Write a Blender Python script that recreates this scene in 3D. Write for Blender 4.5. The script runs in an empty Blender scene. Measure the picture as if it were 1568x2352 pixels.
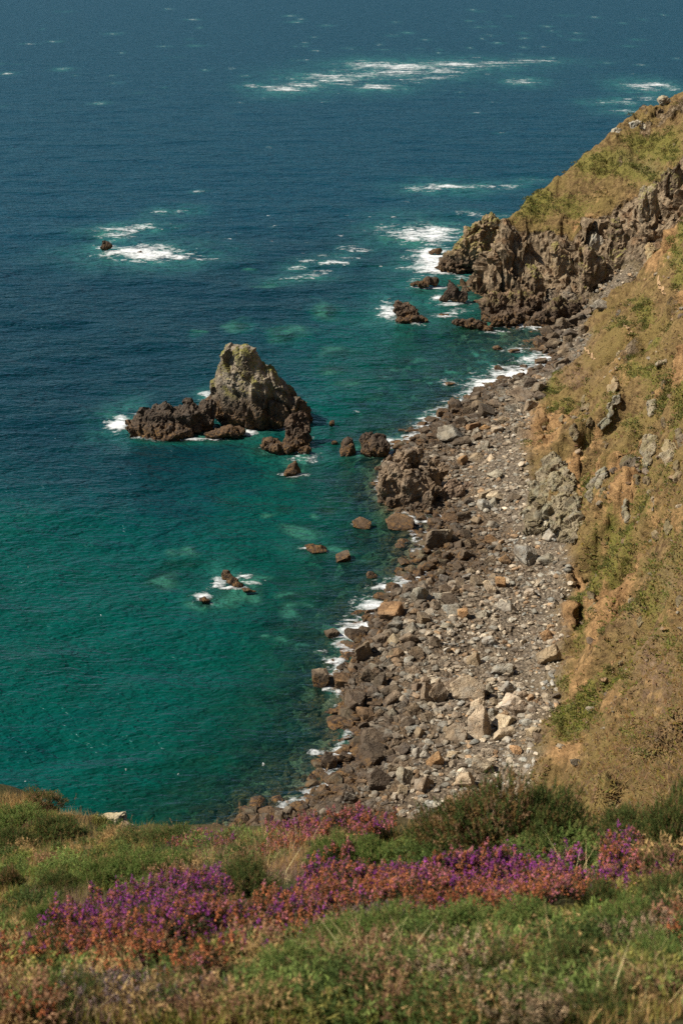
import bpy, math, random
import numpy as np
from mathutils import Vector, Matrix, Euler

# ---------------------------------------------------------------- camera, sky, sun, exposure
C = bpy.context.scene.collection
SC = bpy.context.scene
CAMZ, PITCH, TV = 80.0, math.radians(-22.8), 0.36
cd = bpy.data.cameras.new("camera"); cam = bpy.data.objects.new("camera", cd); C.objects.link(cam)
cam.location = (0, 0, CAMZ); cam.rotation_euler = (math.pi/2 + PITCH, 0, 0)
cd.sensor_fit = 'VERTICAL'; cd.sensor_height = 36; cd.lens = 50
cd.clip_start = 0.3; cd.clip_end = 60000
cd.dof.use_dof = True; cd.dof.focus_distance = 150; cd.dof.aperture_fstop = 4.0
SC.camera = cam
SUN_EL, SUN_AZ = math.radians(47), math.radians(-94)      # azimuth measured from +Y towards +X
to_sun = Vector((math.sin(SUN_AZ)*math.cos(SUN_EL), math.cos(SUN_AZ)*math.cos(SUN_EL), math.sin(SUN_EL)))
W = bpy.data.worlds.new("World"); SC.world = W; W.use_nodes = True
wn = W.node_tree; bgn = wn.nodes['Background']
sky = wn.nodes.new('ShaderNodeTexSky'); sky.sky_type = 'NISHITA'; sky.sun_disc = False
sky.sun_elevation = SUN_EL; sky.sun_rotation = SUN_AZ
sky.air_density = 1.0; sky.dust_density = 0.3; sky.ozone_density = 1.5
wn.links.new(sky.outputs[0], bgn.inputs[0]); bgn.inputs[1].default_value = 0.05
sd = bpy.data.lights.new("sun", 'SUN'); sd.energy = 5.0; sd.angle = math.radians(0.5); sd.color = (1.0, 0.93, 0.82)
so = bpy.data.objects.new("sun", sd); C.objects.link(so)
so.rotation_euler = to_sun.to_track_quat('Z', 'Y').to_euler(); so.location = (-60, 40, 200)
SC.view_settings.view_transform = 'Standard'; SC.view_settings.look = 'None'
SC.view_settings.exposure = 0.5; SC.view_settings.gamma = 1.0
SC.render.engine = 'CYCLES'
SC.cycles.use_denoising = False; SC.cycles.sample_clamp_direct = 3.0; SC.cycles.sample_clamp_indirect = 2.0; SC.cycles.max_bounces = 6; SC.cycles.diffuse_bounces = 2; SC.cycles.glossy_bounces = 2
SC.cycles.transparent_max_bounces = 12; SC.cycles.caustics_reflective = False; SC.cycles.caustics_refractive = False

RNG = np.random.default_rng(11)
random.seed(5)

# ---------------------------------------------------------------- picture <-> place (1568 x 2352 plan of the view)
FW = np.array([0, math.cos(PITCH), math.sin(PITCH)]); UP = np.array([0, -math.sin(PITCH), math.cos(PITCH)])
K = TV/1176.0
def ray(px, py):
    u = (px-784.0)*K; v = -(py-1176.0)*K
    return FW + u*np.array([1.0, 0, 0]) + v*UP
def at(px, py, z=0.0):
    d = ray(px, py); t = (z-CAMZ)/d[2]
    return np.array([0, 0, CAMZ]) + d*t
def at_d(px, py, dist):
    d = ray(px, py); t = dist/math.hypot(d[0], d[1])
    return np.array([0, 0, CAMZ]) + d*t
def on_y(px, py, Y):
    d = ray(px, py); return np.array([0, 0, CAMZ]) + d*(Y/d[1])
def proj(P):
    q = P - np.array([0, 0, CAMZ]); dep = q @ FW; dep = np.where(dep < 0.1, 0.1, dep)
    return q[:, 0]/dep/K + 784, -(q @ UP)/dep/K + 1176, dep
def mpp(p):                                       # metres per plan pixel at a point
    return float((np.asarray(p)-np.array([0, 0, CAMZ])) @ FW)*K

# ---------------------------------------------------------------- numpy noise
def _h(ix, iy, iz, s):
    with np.errstate(over='ignore'):
        h = (ix.astype(np.int64)*374761393 + iy.astype(np.int64)*668265263 + iz.astype(np.int64)*1274126177 + s*974634777) & 0xffffffff
        h = ((h ^ (h >> 13))*1274126177) & 0xffffffff
        h = ((h ^ (h >> 16))*2246822519) & 0xffffffff
        h = h ^ (h >> 15)
    return h.astype(np.float64)/4294967295.0
def vn(x, y, z, s=0):
    x0, y0, z0 = np.floor(x), np.floor(y), np.floor(z)
    fx, fy, fz = x-x0, y-y0, z-z0
    fx, fy, fz = [f*f*f*(f*(f*6-15)+10) for f in (fx, fy, fz)]
    def g(a, b, c): return _h(x0+a, y0+b, z0+c, s)
    a = g(0,0,0)*(1-fx)+g(1,0,0)*fx; b = g(0,1,0)*(1-fx)+g(1,1,0)*fx
    c = g(0,0,1)*(1-fx)+g(1,0,1)*fx; d = g(0,1,1)*(1-fx)+g(1,1,1)*fx
    return ((a*(1-fy)+b*fy)*(1-fz)+(c*(1-fy)+d*fy)*fz)*2-1
def vn2(x, y, s=0):
    x0, y0 = np.floor(x), np.floor(y); fx, fy = x-x0, y-y0
    fx, fy = [f*f*f*(f*(f*6-15)+10) for f in (fx, fy)]
    o = np.zeros_like(x0)
    def g(a, b): return _h(x0+a, y0+b, o, s)
    return ((g(0,0)*(1-fx)+g(1,0)*fx)*(1-fy)+(g(0,1)*(1-fx)+g(1,1)*fx)*fy)*2-1
def fbm2(x, y, oct=4, s=0, gain=.5):
    r = 0; a = 1; n = 0
    for i in range(oct):
        r = r + a*vn2(x*2**i+17.3*i, y*2**i-9.1*i, s+i); n += a; a *= gain
    return r/n
def fbm3(P, sc, oct=4, s=0, gain=.5, ridged=False):
    r = 0; a = 1; n = 0
    for i in range(oct):
        k = sc*2**i
        v = vn(P[:,0]*k+13.7*i, P[:,1]*k-7.9*i, P[:,2]*k+3.3*i, s+i)
        if ridged: v = 1-2*np.abs(v)
        r = r + a*v; n += a; a *= gain
    return r/n
def facet(P, sc, s=0, tilt=.55):                  # blocky rock relief: every cell is a tilted plane
    Q = P*sc; F = np.floor(Q); best = np.full(len(P), 1e9); val = np.zeros(len(P))
    for i in (-1,0,1):
        for j in (-1,0,1):
            for k in (-1,0,1):
                cx, cy, cz = F[:,0]+i, F[:,1]+j, F[:,2]+k
                dx = Q[:,0]-(cx+_h(cx,cy,cz,s)); dy = Q[:,1]-(cy+_h(cx,cy,cz,s+1)); dz = Q[:,2]-(cz+_h(cx,cy,cz,s+2))
                d = dx*dx+dy*dy+dz*dz; m = d < best
                a = _h(cx,cy,cz,s+3)*2-1; b = _h(cx,cy,cz,s+4)*2-1; c = _h(cx,cy,cz,s+5)*2-1
                v = (a*.42 + tilt*1.25*(dx*b+dy*c+dz*a)*2)
                val = np.where(m, v, val); best = np.where(m, d, best)
    return val
def sstep(a, b, x):
    t = np.clip((x-a)/(b-a), 0, 1); return t*t*(3-2*t)
class TPS:
    def __init__(s, pts, lam=1e-3, lin=False):
        s.lin = lin; p = np.array(pts, float); s.xy = p[:, :2]; n = len(p)
        s.k = 50.0; A = np.zeros((n+3, n+3)); A[:n, :n] = s.phi(s.xy, s.xy) + lam*np.eye(n)
        Pm = np.c_[np.ones(n), s.xy/s.k]; A[:n, n:] = Pm; A[n:, :n] = Pm.T
        s.w = np.linalg.solve(A, np.r_[p[:, 2], 0, 0, 0])
    def phi(s, a, b):
        d2 = ((a[:, None, :]-b[None])**2).sum(-1)/s.k**2
        if s.lin: return -np.sqrt(d2+1e-4)
        return np.where(d2 > 1e-12, .5*d2*np.log(d2+1e-20), 0)
    def __call__(s, x, y):
        sh = x.shape; q = np.c_[x.ravel(), y.ravel()]; out = np.empty(len(q)); n = len(s.xy)
        for i in range(0, len(q), 40000):
            b = q[i:i+40000]; out[i:i+40000] = s.phi(b, s.xy) @ s.w[:n] + s.w[n] + (b/s.k) @ s.w[n+1:]
        return out.reshape(sh)

# ---------------------------------------------------------------- mesh helpers
def mesh_np(name, V, F, smooth=True, attrs=None):
    me = bpy.data.meshes.new(name); V = np.asarray(V, np.float32); F = np.asarray(F, np.int32)
    me.vertices.add(len(V)); me.vertices.foreach_set('co', V.ravel())
    n = F.shape[1]; me.loops.add(F.size); me.loops.foreach_set('vertex_index', F.ravel())
    me.polygons.add(len(F)); me.polygons.foreach_set('loop_start', np.arange(0, F.size, n, dtype=np.int32))
    me.polygons.foreach_set('loop_total', np.full(len(F), n, np.int32))
    me.polygons.foreach_set('use_smooth', np.full(len(F), smooth, bool))
    for k, a in (attrs or {}).items():
        a = np.asarray(a, np.float32)
        if a.ndim == 1:
            t = me.attributes.new(k, 'FLOAT', 'POINT'); t.data.foreach_set('value', a)
        else:
            if a.shape[1] == 3: a = np.c_[a, np.ones(len(a), np.float32)]
            t = me.attributes.new(k, 'FLOAT_COLOR', 'POINT'); t.data.foreach_set('color', a.ravel())
    me.update(calc_edges=True); me.validate()
    return me
def link(name, me, mat=None, parent=None):
    o = bpy.data.objects.new(name, me); C.objects.link(o)
    if mat and me is not None and len(me.materials) == 0: me.materials.append(mat)
    if parent: o.parent = parent
    return o
def tag(o, label, cat, group=None, kind=None):
    o['label'] = label; o['category'] = cat
    if group: o['group'] = group
    if kind: o['kind'] = kind
    return o
def structure(o, label, cat):
    return tag(o, label, cat, kind='structure')
def get_co(me):
    a = np.empty(len(me.vertices)*3, np.float32); me.vertices.foreach_get('co', a); return a.reshape(-1, 3).astype(float)
def get_no(me):
    a = np.empty(len(me.vertices)*3, np.float32); me.vertex_normals.foreach_get('vector', a); return a.reshape(-1, 3).astype(float)

# ---------------------------------------------------------------- materials
class Mat:
    def __init__(s, name):
        s.m = bpy.data.materials.new(name); s.m.use_nodes = True; s.t = s.m.node_tree; s.t.nodes.clear()
        s.out = s.n('ShaderNodeOutputMaterial')
    def n(s, ty, **kw):
        nd = s.t.nodes.new(ty)
        for k, v in kw.items(): setattr(nd, k, v)
        return nd
    def set(s, sock, v):
        if v is None: return
        if isinstance(v, bpy.types.NodeSocket): s.t.links.new(v, sock)
        else:
            if isinstance(v, tuple) and len(v) == 3 and sock.type == 'RGBA': v = (*v, 1)
            sock.default_value = v
    def pos(s): return s.n('ShaderNodeNewGeometry').outputs['Position']
    def obj(s): return s.n('ShaderNodeTexCoord').outputs['Object']
    def z(s, v):
        x = s.n('ShaderNodeSeparateXYZ'); s.set(x.inputs[0], v); return x.outputs[2]
    def scale(s, v, sc, rot=(0,0,0)):
        m = s.n('ShaderNodeMapping'); s.set(m.inputs[0], v); m.inputs['Scale'].default_value = sc; m.inputs['Rotation'].default_value = rot; return m.outputs[0]
    def noise(s, v, sc, det=4, rough=.55, dist=0):
        x = s.n('ShaderNodeTexNoise'); s.set(x.inputs['Vector'], v); x.inputs['Scale'].default_value = sc
        x.inputs['Detail'].default_value = det; x.inputs['Roughness'].default_value = rough; x.inputs['Distortion'].default_value = dist
        return x.outputs['Fac']
    def voro(s, v, sc, feat='F1', out='Distance'):
        x = s.n('ShaderNodeTexVoronoi', feature=feat); s.set(x.inputs['Vector'], v); x.inputs['Scale'].default_value = sc; return x.outputs[out]
    def attr(s, name, out='Fac'):
        a = s.n('ShaderNodeAttribute', attribute_name=name); return a.outputs[out]
    def ocol(s): return s.n('ShaderNodeObjectInfo').outputs['Color']
    def ornd(s): return s.n('ShaderNodeObjectInfo').outputs['Random']
    def ramp(s, f, stops, interp='LINEAR'):
        r = s.n('ShaderNodeValToRGB'); s.set(r.inputs[0], f); e = r.color_ramp; e.interpolation = interp
        while len(e.elements) > 1: e.elements.remove(e.elements[-1])
        for i, (p, c) in enumerate(stops):
            el = e.elements[0] if i == 0 else e.elements.new(p)
            el.position = p; el.color = (*c, 1) if isinstance(c, tuple) else (c, c, c, 1)
        return r.outputs[0]
    def mix(s, f, a, b, bl='MIX'):
        m = s.n('ShaderNodeMix', data_type='RGBA', blend_type=bl); s.set(m.inputs['Factor'], f); s.set(m.inputs['A'], a); s.set(m.inputs['B'], b)
        for i in m.inputs:
            pass
        s.set(m.inputs[0], f); s.set(m.inputs[6], a); s.set(m.inputs[7], b); return m.outputs[2]
    def math(s, op, a, b=None, c=None, clamp=False):
        m = s.n('ShaderNodeMath', operation=op, use_clamp=clamp); s.set(m.inputs[0], a)
        if b is not None: s.set(m.inputs[1], b)
        if c is not None: s.set(m.inputs[2], c)
        return m.outputs[0]
    def mr(s, v, a, b, c=0., d=1.):
        m = s.n('ShaderNodeMapRange', clamp=True); s.set(m.inputs[0], v)
        for i, x in enumerate((a, b, c, d)): m.inputs[i+1].default_value = x
        return m.outputs[0]
    def bump(s, h, st=.5, dist=.1, nrm=None):
        b = s.n('ShaderNodeBump'); s.set(b.inputs['Height'], h); b.inputs['Strength'].default_value = st; b.inputs['Distance'].default_value = dist
        if nrm: s.set(b.inputs['Normal'], nrm)
        return b.outputs[0]
    def principled(s, col, rough=.9, nrm=None, spec=.3):
        p = s.n('ShaderNodeBsdfPrincipled'); s.set(p.inputs['Base Color'], col); s.set(p.inputs['Roughness'], rough)
        p.inputs['Specular IOR Level'].default_value = spec
        if nrm: s.set(p.inputs['Normal'], nrm)
        return p.outputs[0]
    def done(s, sh): s.t.links.new(sh, s.out.inputs[0]); return s.m

def rock_material(name, pale=(.40,.34,.26), dark=(.17,.13,.10), rust=(.20,.105,.045), wet=(.035,.026,.02), z0=.6, z1=2.4, grey=(.3,.29,.26), moss=0.0, use_attr=False, band=3.0):
    m = Mat(name); P = m.pos(); O = m.pos()
    tint = m.attr('tint', 'Color') if use_attr else m.ocol()
    n1 = m.noise(O, .55, 6, .6); n2 = m.noise(O, 2.4, 5, .65); n3 = m.noise(O, 9, 3, .6)
    c = m.mix(m.mr(n1, .38, .62), dark, pale)
    c = m.mix(m.mr(m.noise(O, .33, 4, .6, 1.), .5, .68), c, grey)
    c = m.mix(m.mr(n2, .52, .72, 0, .6), c, rust)
    c = m.mix(m.mr(n3, .3, .7, .45, 0), c, (.05,.04,.03))
    c = m.mix(1.0, c, tint, 'MULTIPLY')
    # lichen / turf on upward faces
    if moss:
        nz = m.z(m.n('ShaderNodeNewGeometry').outputs['Normal'])
        zz = m.z(P)
        f = m.math('MULTIPLY', m.mr(nz, .1, .6), m.mr(m.noise(O, .45, 5, .6), .45, .53))
        f = m.math('MULTIPLY', f, m.mr(zz, 3.0, 6.0, 0, moss))
        c = m.mix(f, c, m.mix(n3, (.12,.125,.018), (.25,.22,.05)))
    # tide stain: rust just above the water, black wet rock at it
    zz = m.math('ADD', m.z(P), m.mr(m.noise(P, .5, 4, .6), .2, .8, -1.6, 1.6))
    c = m.mix(m.mr(zz, z1, z1+band, .75, 0), c, m.mix(n2, (.05,.037,.027), (.085,.058,.036)))
    c = m.mix(m.mr(zz, z0, z1, 1., 0), c, m.mix(m.mr(n2,.42,.6), (.045,.03,.022), (.17,.095,.035)))
    c = m.mix(m.mr(zz, z0-1.2, z0, .85, 0), c, m.mix(m.mr(n2, .5, .6), wet, (.12,.06,.022)))
    wv = m.n('ShaderNodeVectorMath', operation='MULTIPLY_ADD'); nn = m.n('ShaderNodeTexNoise'); m.set(nn.inputs['Vector'], O); nn.inputs['Scale'].default_value = 1.3; nn.inputs['Detail'].default_value = 4
    m.t.links.new(nn.outputs['Color'], wv.inputs[0]); wv.inputs[1].default_value = (1.6, 1.6, 1.6); m.set(wv.inputs[2], O)
    crk = m.mr(m.voro(m.scale(wv.outputs[0], (1,1,.45), (.3,.5,.2)), .8, 'DISTANCE_TO_EDGE'), 0, .05)
    h = m.math('ADD', m.math('MULTIPLY', crk, .7), m.math('ADD', m.math('MULTIPLY', n2, .8), m.math('MULTIPLY', n3, .5)))
    return m.done(m.principled(c, .88, m.bump(h, .7, .22), .25))

def leaf_material(name, trans=.35, rough=.75):
    m = Mat(name); t = m.attr('tint', 'Color')
    d = m.n('ShaderNodeBsdfPrincipled'); m.set(d.inputs['Base Color'], t); d.inputs['Roughness'].default_value = rough; d.inputs['Specular IOR Level'].default_value = .2
    tr = m.n('ShaderNodeBsdfTranslucent'); m.set(tr.inputs[0], t)
    mx = m.n('ShaderNodeMixShader'); mx.inputs[0].default_value = trans
    m.t.links.new(d.outputs[0], mx.inputs[1]); m.t.links.new(tr.outputs[0], mx.inputs[2])
    return m.done(mx.outputs[0])

def ground_material():                            # hillside, headland, beach and sea bed share one recipe, driven by what covers the ground
    m = Mat('cliff_ground'); P = m.pos(); z = m.attr('cover', 'Color')
    sep = m.n('ShaderNodeSeparateColor'); m.set(sep.inputs[0], z); rock, green, soil = sep.outputs
    bare = m.attr('shingle'); pink = m.attr('pink')
    a = m.noise(P, .12, 6, .65); b = m.noise(P, .9, 6, .7); c3 = m.noise(P, 4.5, 4, .7); f = m.noise(P, 1.9, 5, .75, .6)
    dry = m.mix(m.mr(b, .36, .62), (.075,.042,.018), (.285,.19,.078))
    dry = m.mix(m.mr(a, .45, .62), dry, m.mix(c3, (.14,.10,.03), (.26,.185,.065)))
    grn = m.mix(m.mr(c3, .3, .7), (.10,.10,.018), (.22,.20,.045))
    gf = m.math('MULTIPLY', m.mr(m.math('ADD', green, m.math('MULTIPLY', m.math('SUBTRACT', f, .5), 1.6)), .22, .5), .85)
    col = m.mix(gf, dry, grn)
    col = m.mix(m.math('MULTIPLY', pink, m.mr(f, .4, .6)), col, (.24,.155,.12))
    sl = m.mix(m.mr(b, .34, .64), (.14,.068,.028), (.46,.275,.12))
    col = m.mix(m.mr(m.math('ADD', soil, m.math('MULTIPLY', m.math('SUBTRACT', b, .5), 1.0)), .35, .65), col, sl)
    rk = m.mix(m.mr(b, .33, .66), (.14,.095,.055), (.44,.335,.21)); rk = m.mix(m.mr(c3, .35, .6, .7, 0), rk, (.045,.035,.028))
    rk = m.mix(m.mr(m.noise(P, .3, 5, .65), .5, .65, 0, .8), rk, m.mix(c3, (.15,.085,.045), (.29,.18,.095)))
    rf = m.mr(m.math('ADD', rock, m.math('MULTIPLY', m.math('SUBTRACT', f, .5), .9)), .42, .6)
    col = m.mix(m.mr(c3, .32, .6, .55, 0), col, (.07,.05,.022)); col = m.mix(rf, col, rk)
    sh = m.mix(m.voro(P, 2.6, 'F1', 'Color'), (.17,.13,.09), (.37,.30,.21)); sh = m.mix(m.mr(m.voro(P, 2.6), .15, .6, 0, .6), sh, (.05,.04,.03))
    col = m.mix(bare, col, sh)
    zz = m.math('ADD', m.z(P), m.mr(m.noise(P, .4, 4, .6), .2, .8, -.8, .8))
    col = m.mix(m.mr(zz, 1.0, 3.2, .8, 0), col, m.mix(m.mr(b,.4,.65), (.05,.036,.024), (.17,.10,.045)))
    sea = m.mix(m.mr(b, .35, .65), (.07,.065,.04), (.26,.22,.13)); sea = m.mix(m.math('MULTIPLY', m.attr('shoal'), m.mr(b, .3, .6, .5, 1)), sea, (.50,.47,.32))
    col = m.mix(m.mr(m.z(P), -.6, .2, 1, 0), col, sea)
    h = m.math('ADD', m.math('ADD', b, m.math('MULTIPLY', c3, .5)), m.math('MULTIPLY', m.math('MULTIPLY', bare, m.voro(P, 2.6)), -.9))
    h = m.math('ADD', h, m.math('MULTIPLY', m.math('MULTIPLY', rf, m.voro(m.scale(P, (1,1,.55), (.2,.35,.3)), .9)), 1.2))
    return m.done(m.principled(col, .95, m.bump(h, 1.0, .45), .15))

def water_material():
    m = Mat('sea_water'); P = m.pos(); dep = m.attr('depth')
    # waves: swell, chop and ripples
    w1 = m.noise(m.scale(P, (.055,.13,1), (0,0,.25)), 1.0, 3, .5, .5)
    w2 = m.noise(m.scale(P, (.22,.48,1), (0,0,.4)), 1.0, 3, .5, .6)
    w3 = m.noise(m.scale(P, (.9,1.9,1), (0,0,.1)), 1.0, 2, .5, .4)
    near = m.mr(m.attr('exposed'), 0, 1, .45, 1)      # the cove is sheltered, the open sea rougher
    h = m.math('ADD', m.math('MULTIPLY', w1, 1.6), m.math('ADD', m.math('MULTIPLY', w2, near), m.math('MULTIPLY', w3, .36)))
    nb = m.bump(h, 1.0, .8)
    dd = m.math('ADD', dep, m.math('MULTIPLY', m.math('SUBTRACT', m.noise(m.scale(P,(.10,.16,1)), 1, 5, .6), .5), 3.2))
    dd = m.math('ADD', dd, m.math('MULTIPLY', m.math('SUBTRACT', w2, .5), 3.0))
    body = m.ramp(m.math('DIVIDE', dd, 22.), [(0, (.010,.05,.030)), (.10, (.004,.056,.038)), (.20, (.0,.066,.045)), (.30, (.0,.078,.060)), (.42, (.0,.040,.043)), (.60, (.0,.022,.029)), (.82, (.0,.022,.032)), (1, (.0,.033,.050))])
    mot = m.math('MULTIPLY', m.mr(m.noise(m.scale(P,(.38,.55,1)), 1, 5, .7, .5), .47, .62), m.mr(dep, 1.0, 5.5, .75, 0)); body = m.mix(mot, body, (.035,.06,.032))
    mot2 = m.math('MULTIPLY', m.mr(m.noise(m.scale(P,(.22,.30,1)), 1, 5, .7, .5), .55, .46), m.mr(dep, 3.0, 8.5, .7, 0)); body = m.mix(mot2, body, (.002,.035,.026))
    reef = m.mr(m.math('ADD', m.attr('shoal'), m.math('MULTIPLY', m.math('SUBTRACT', m.noise(m.scale(P,(.25,.4,1)), 1, 5, .7), .5), 1.5)), .3, 1.05)
    body = m.mix(reef, body, m.mix(m.noise(P, .6, 4, .65), (.008,.105,.075), (.04,.135,.085)))
    air = m.attr('aerated')
    body = m.mix(air, body, m.mix(m.noise(P,.5,4,.7), (.01,.12,.09), (.06,.26,.21)))
    opq = m.math('SUBTRACT', 1.0, m.math('EXPONENT', m.math('MULTIPLY', m.math('MAXIMUM', dep, 0.), -.19)))
    tr = m.n('ShaderNodeBsdfTransparent')
    cc = m.n('ShaderNodeCombineColor')
    for i, k in enumerate((-.33, -.085, -.12)):
        m.set(cc.inputs[i], m.math('EXPONENT', m.math('MULTIPLY', m.math('MAXIMUM', dep, 0.), k)))
    m.set(tr.inputs[0], cc.outputs[0])
    df = m.n('ShaderNodeBsdfDiffuse'); m.set(df.inputs[0], body); m.set(df.inputs['Normal'], m.bump(h, .9, 2.2))
    mx = m.n('ShaderNodeMixShader'); m.set(mx.inputs[0], m.math('MAXIMUM', m.math('MAXIMUM', opq, m.math('MULTIPLY', reef, .9)), m.math('MULTIPLY', air, .85)))
    m.t.links.new(tr.outputs[0], mx.inputs[1]); m.t.links.new(df.outputs[0], mx.inputs[2])
    gl = m.n('ShaderNodeBsdfGlossy'); gl.inputs['Roughness'].default_value = .28; gl.inputs[0].default_value = (.58,.85,.98,1); m.set(gl.inputs['Normal'], nb)
    fr = m.n('ShaderNodeFresnel'); fr.inputs[0].default_value = 1.333; m.set(fr.inputs['Normal'], nb)
    fin = m.n('ShaderNodeMixShader'); m.set(fin.inputs[0], m.math('MULTIPLY', fr.outputs[0], .62))
    m.t.links.new(mx.outputs[0], fin.inputs[1]); m.t.links.new(gl.outputs[0], fin.inputs[2])
    return m.done(fin.outputs[0])

def foam_material():
    m = Mat('sea_foam'); P = m.pos(); f = m.attr('foam')
    n = m.noise(P, 1.3, 6, .7); n2 = m.noise(m.scale(P, (.35,.6,1)), 1, 5, .65, .8)
    v = m.math('ADD', m.math('MULTIPLY', f, .78), m.math('ADD', m.math('MULTIPLY', m.math('SUBTRACT', n, .5), 1.6), m.math('ADD', m.math('MULTIPLY', m.math('SUBTRACT', n2, .5), 2.3), m.math('MULTIPLY', m.math('SUBTRACT', m.noise(m.scale(P, (.05,.11,1)), 1, 5, .7, .6), .5), 2.6))))
    a = m.mr(v, .42, 1.2)
    tr = m.n('ShaderNodeBsdfTransparent'); p = m.principled((.78,.80,.79), .8, m.bump(n, .6, .3), .2)
    mx = m.n('ShaderNodeMixShader'); m.set(mx.inputs[0], m.math('MULTIPLY', a, .93)); m.t.links.new(tr.outputs[0], mx.inputs[1]); m.t.links.new(p, mx.inputs[2])
    return m.done(mx.outputs[0])

M_GROUND, M_WATER, M_FOAM = ground_material(), water_material(), foam_material()
M_STACK = rock_material('stack_rock', pale=(.46,.38,.27), dark=(.13,.10,.07), grey=(.32,.285,.22), rust=(.22,.14,.075), moss=.85, z0=1.6, z1=4.6)
M_SKERRY = rock_material('skerry_rock', pale=(.105,.08,.056), dark=(.038,.029,.022), grey=(.08,.07,.06), z0=.7, z1=2.2)
M_BOULDER = rock_material('boulder_rock', pale=(.60,.53,.42), dark=(.28,.235,.185), grey=(.46,.45,.41), rust=(.30,.19,.10), band=1.3, z0=.2, z1=1.2)
M_CRAG = rock_material('crag_rock', pale=(.46,.41,.325), dark=(.20,.165,.125), grey=(.36,.36,.325), rust=(.26,.17,.09), z0=-3, z1=-2, moss=.18)
M_HEAD = rock_material('headland_rock', pale=(.50,.40,.27), dark=(.17,.125,.08), grey=(.34,.30,.22), rust=(.29,.175,.08), z0=.6, z1=2.6, moss=.7)
M_STONE = rock_material('stone_rock', pale=(.62,.55,.44), dark=(.30,.255,.20), grey=(.48,.47,.43), rust=(.30,.20,.11), band=1.1, z0=.1, z1=1.0, use_attr=True)
M_LEAF = leaf_material('leaf_green'); M_PETAL = leaf_material('petal', .3); M_GRASS = leaf_material('grass_blade', .4, .6)

# ---------------------------------------------------------------- the lie of the land
G = []
def gz(*pts):
    for px, py, z in pts: p = at(px, py, z); G.append((p[0], p[1], z))
def gd(*pts):
    for px, py, d in pts: p = at_d(px, py, d); G.append(tuple(p))
def gw(*pts): G.extend(pts)
COAST = [(1250,768),(1236,800),(1252,828),(1205,858),(1150,872),(1080,912),(1005,958),(965,1000),(905,1040),(880,1100),(905,1170),(1005,1185),(965,1255),(985,1300),(900,1360),(855,1410),(830,1480),(785,1550),(800,1640),(805,1720),(765,1790),(690,1852),(560,1885)]
gz(*[(x, y, 0.0) for x, y in COAST])
gz((1110,960,1.4),(1135,1050,2),(1130,1200,2),(1100,1350,2),(1050,1500,2.3),(1050,1650,2.4),(1000,1800,2.3),(1180,1400,3),(1180,1600,3.4),(1150,1760,3.2),(940,1100,1.0))
gz((1300,842,3.2),(1240,880,3.5),(1215,960,4),(1185,1040,4),(1215,1150,4.2),(1300,1240,4.8),(1325,1350,5),(1305,1450,5),(1285,1600,5),(1245,1700,5),(1270,1800,5.5))
gz((1290,780,2.0),(1350,745,3.4),(1420,690,7),(1465,640,11),(1500,575,16.5),(1568,492,23))          # scree gully
gz((1400,762,9.5),(1480,668,15),(1506,580,21),(1568,540,26))                                        # spur in front of the gully
gz((1568,700,25),(1500,760,18),(1400,850,11),(1568,850,24),(1480,950,16),(1340,950,10),(1280,900,6.5),(1568,1000,24),(1450,1100,15),(1300,1080,8.5),(1568,1150,22),(1420,1250,11.5),(1568,1300,21),(1450,1400,12),(1568,1450,22),(1450,1550,13),(1360,1500,7.5),(1350,1650,8.5),(1568,1650,26),(1430,1700,14),(1568,1800,34),(1470,1830,21),(1350,1850,10))
gz((1900,560,50),(1900,700,47),(1900,1000,46),(1900,1300,46),(1900,1600,52),(1900,1800,60),(2400,700,80),(2400,1100,80),(2400,1600,84))
HCREST = [(1160,520,328),(1200,480,332),(1270,425,336),(1340,370,338),(1410,300,340),(1500,250,343),(1568,210,345),(1750,110,348)]
gd(*HCREST)
for px, py, d in HCREST:
    p = at_d(px, py, d); k = 1+28/d; gw((p[0]*k, p[1]*k, p[2]-12)); k = 1+70/d; gw((p[0]*k, p[1]*k, max(-4, p[2]-45)))
gd((1150,545,321),(1200,515,324.5),(1250,525,323),(1300,540,321),(1350,520,321),(1400,490,321),(1470,440,320),(1568,340,319),(1700,250,320))
gd((1240,470,330),(1320,430,331),(1400,390,332),(1500,310,336))
gd((1085,642,329),(1110,665,321),(1200,672,316),(1240,690,306),(1350,680,303),(1400,660,300),(1450,600,298),(1500,545,297),(1568,470,300),(1700,390,302))
gw((38,345,-3),(34,380,-6),(30,420,-10),(70,430,-8),(120,440,-3))
# sea bed
gz((1130,680,-3),(1000,650,-5),(1090,780,-2.0),(1180,790,-1.2),(1100,850,-2.4),(1000,900,-3.2),(900,980,-3),(850,900,-5),(960,800,-5),(860,790,-7),(800,700,-13),(700,600,-16),(930,600,-9),(1000,520,-10),(1100,450,-14))
gz((800,1060,-3.5),(760,1120,-5),(860,1220,-2.0),(780,1250,-4.5),(860,1300,-1.7),(700,1350,-5.2),(800,1400,-1.8),(740,1450,-2.2),(700,1550,-2.3),(640,1650,-2.8),(700,1700,-1.6),(620,1780,-2.0),(500,1830,-3.8),(600,1500,-5.2),(560,1600,-5.2),(450,1700,-6.0),(500,1400,-6.2),(640,1260,-6.5))
gz((480,1200,-11),(350,1150,-14.5),(300,1230,-13),(200,1150,-14),(430,1080,-13),(600,1100,-9.5),(640,1170,-8),(0,1320,-6.3),(150,1400,-6.6),(300,1420,-6.6),(100,1600,-6.2),(250,1700,-6.4),(100,1800,-7),(0,1150,-13),(300,1320,-8.2),(0,1500,-6.2))
gz((200,850,-17),(0,900,-17),(450,700,-17),(300,1040,-14),(0,500,-20),(300,300,-22),(800,300,-22),(1200,300,-22),(700,840,-12),(400,860,-17),(780,960,-7),(600,560,-18))
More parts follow.
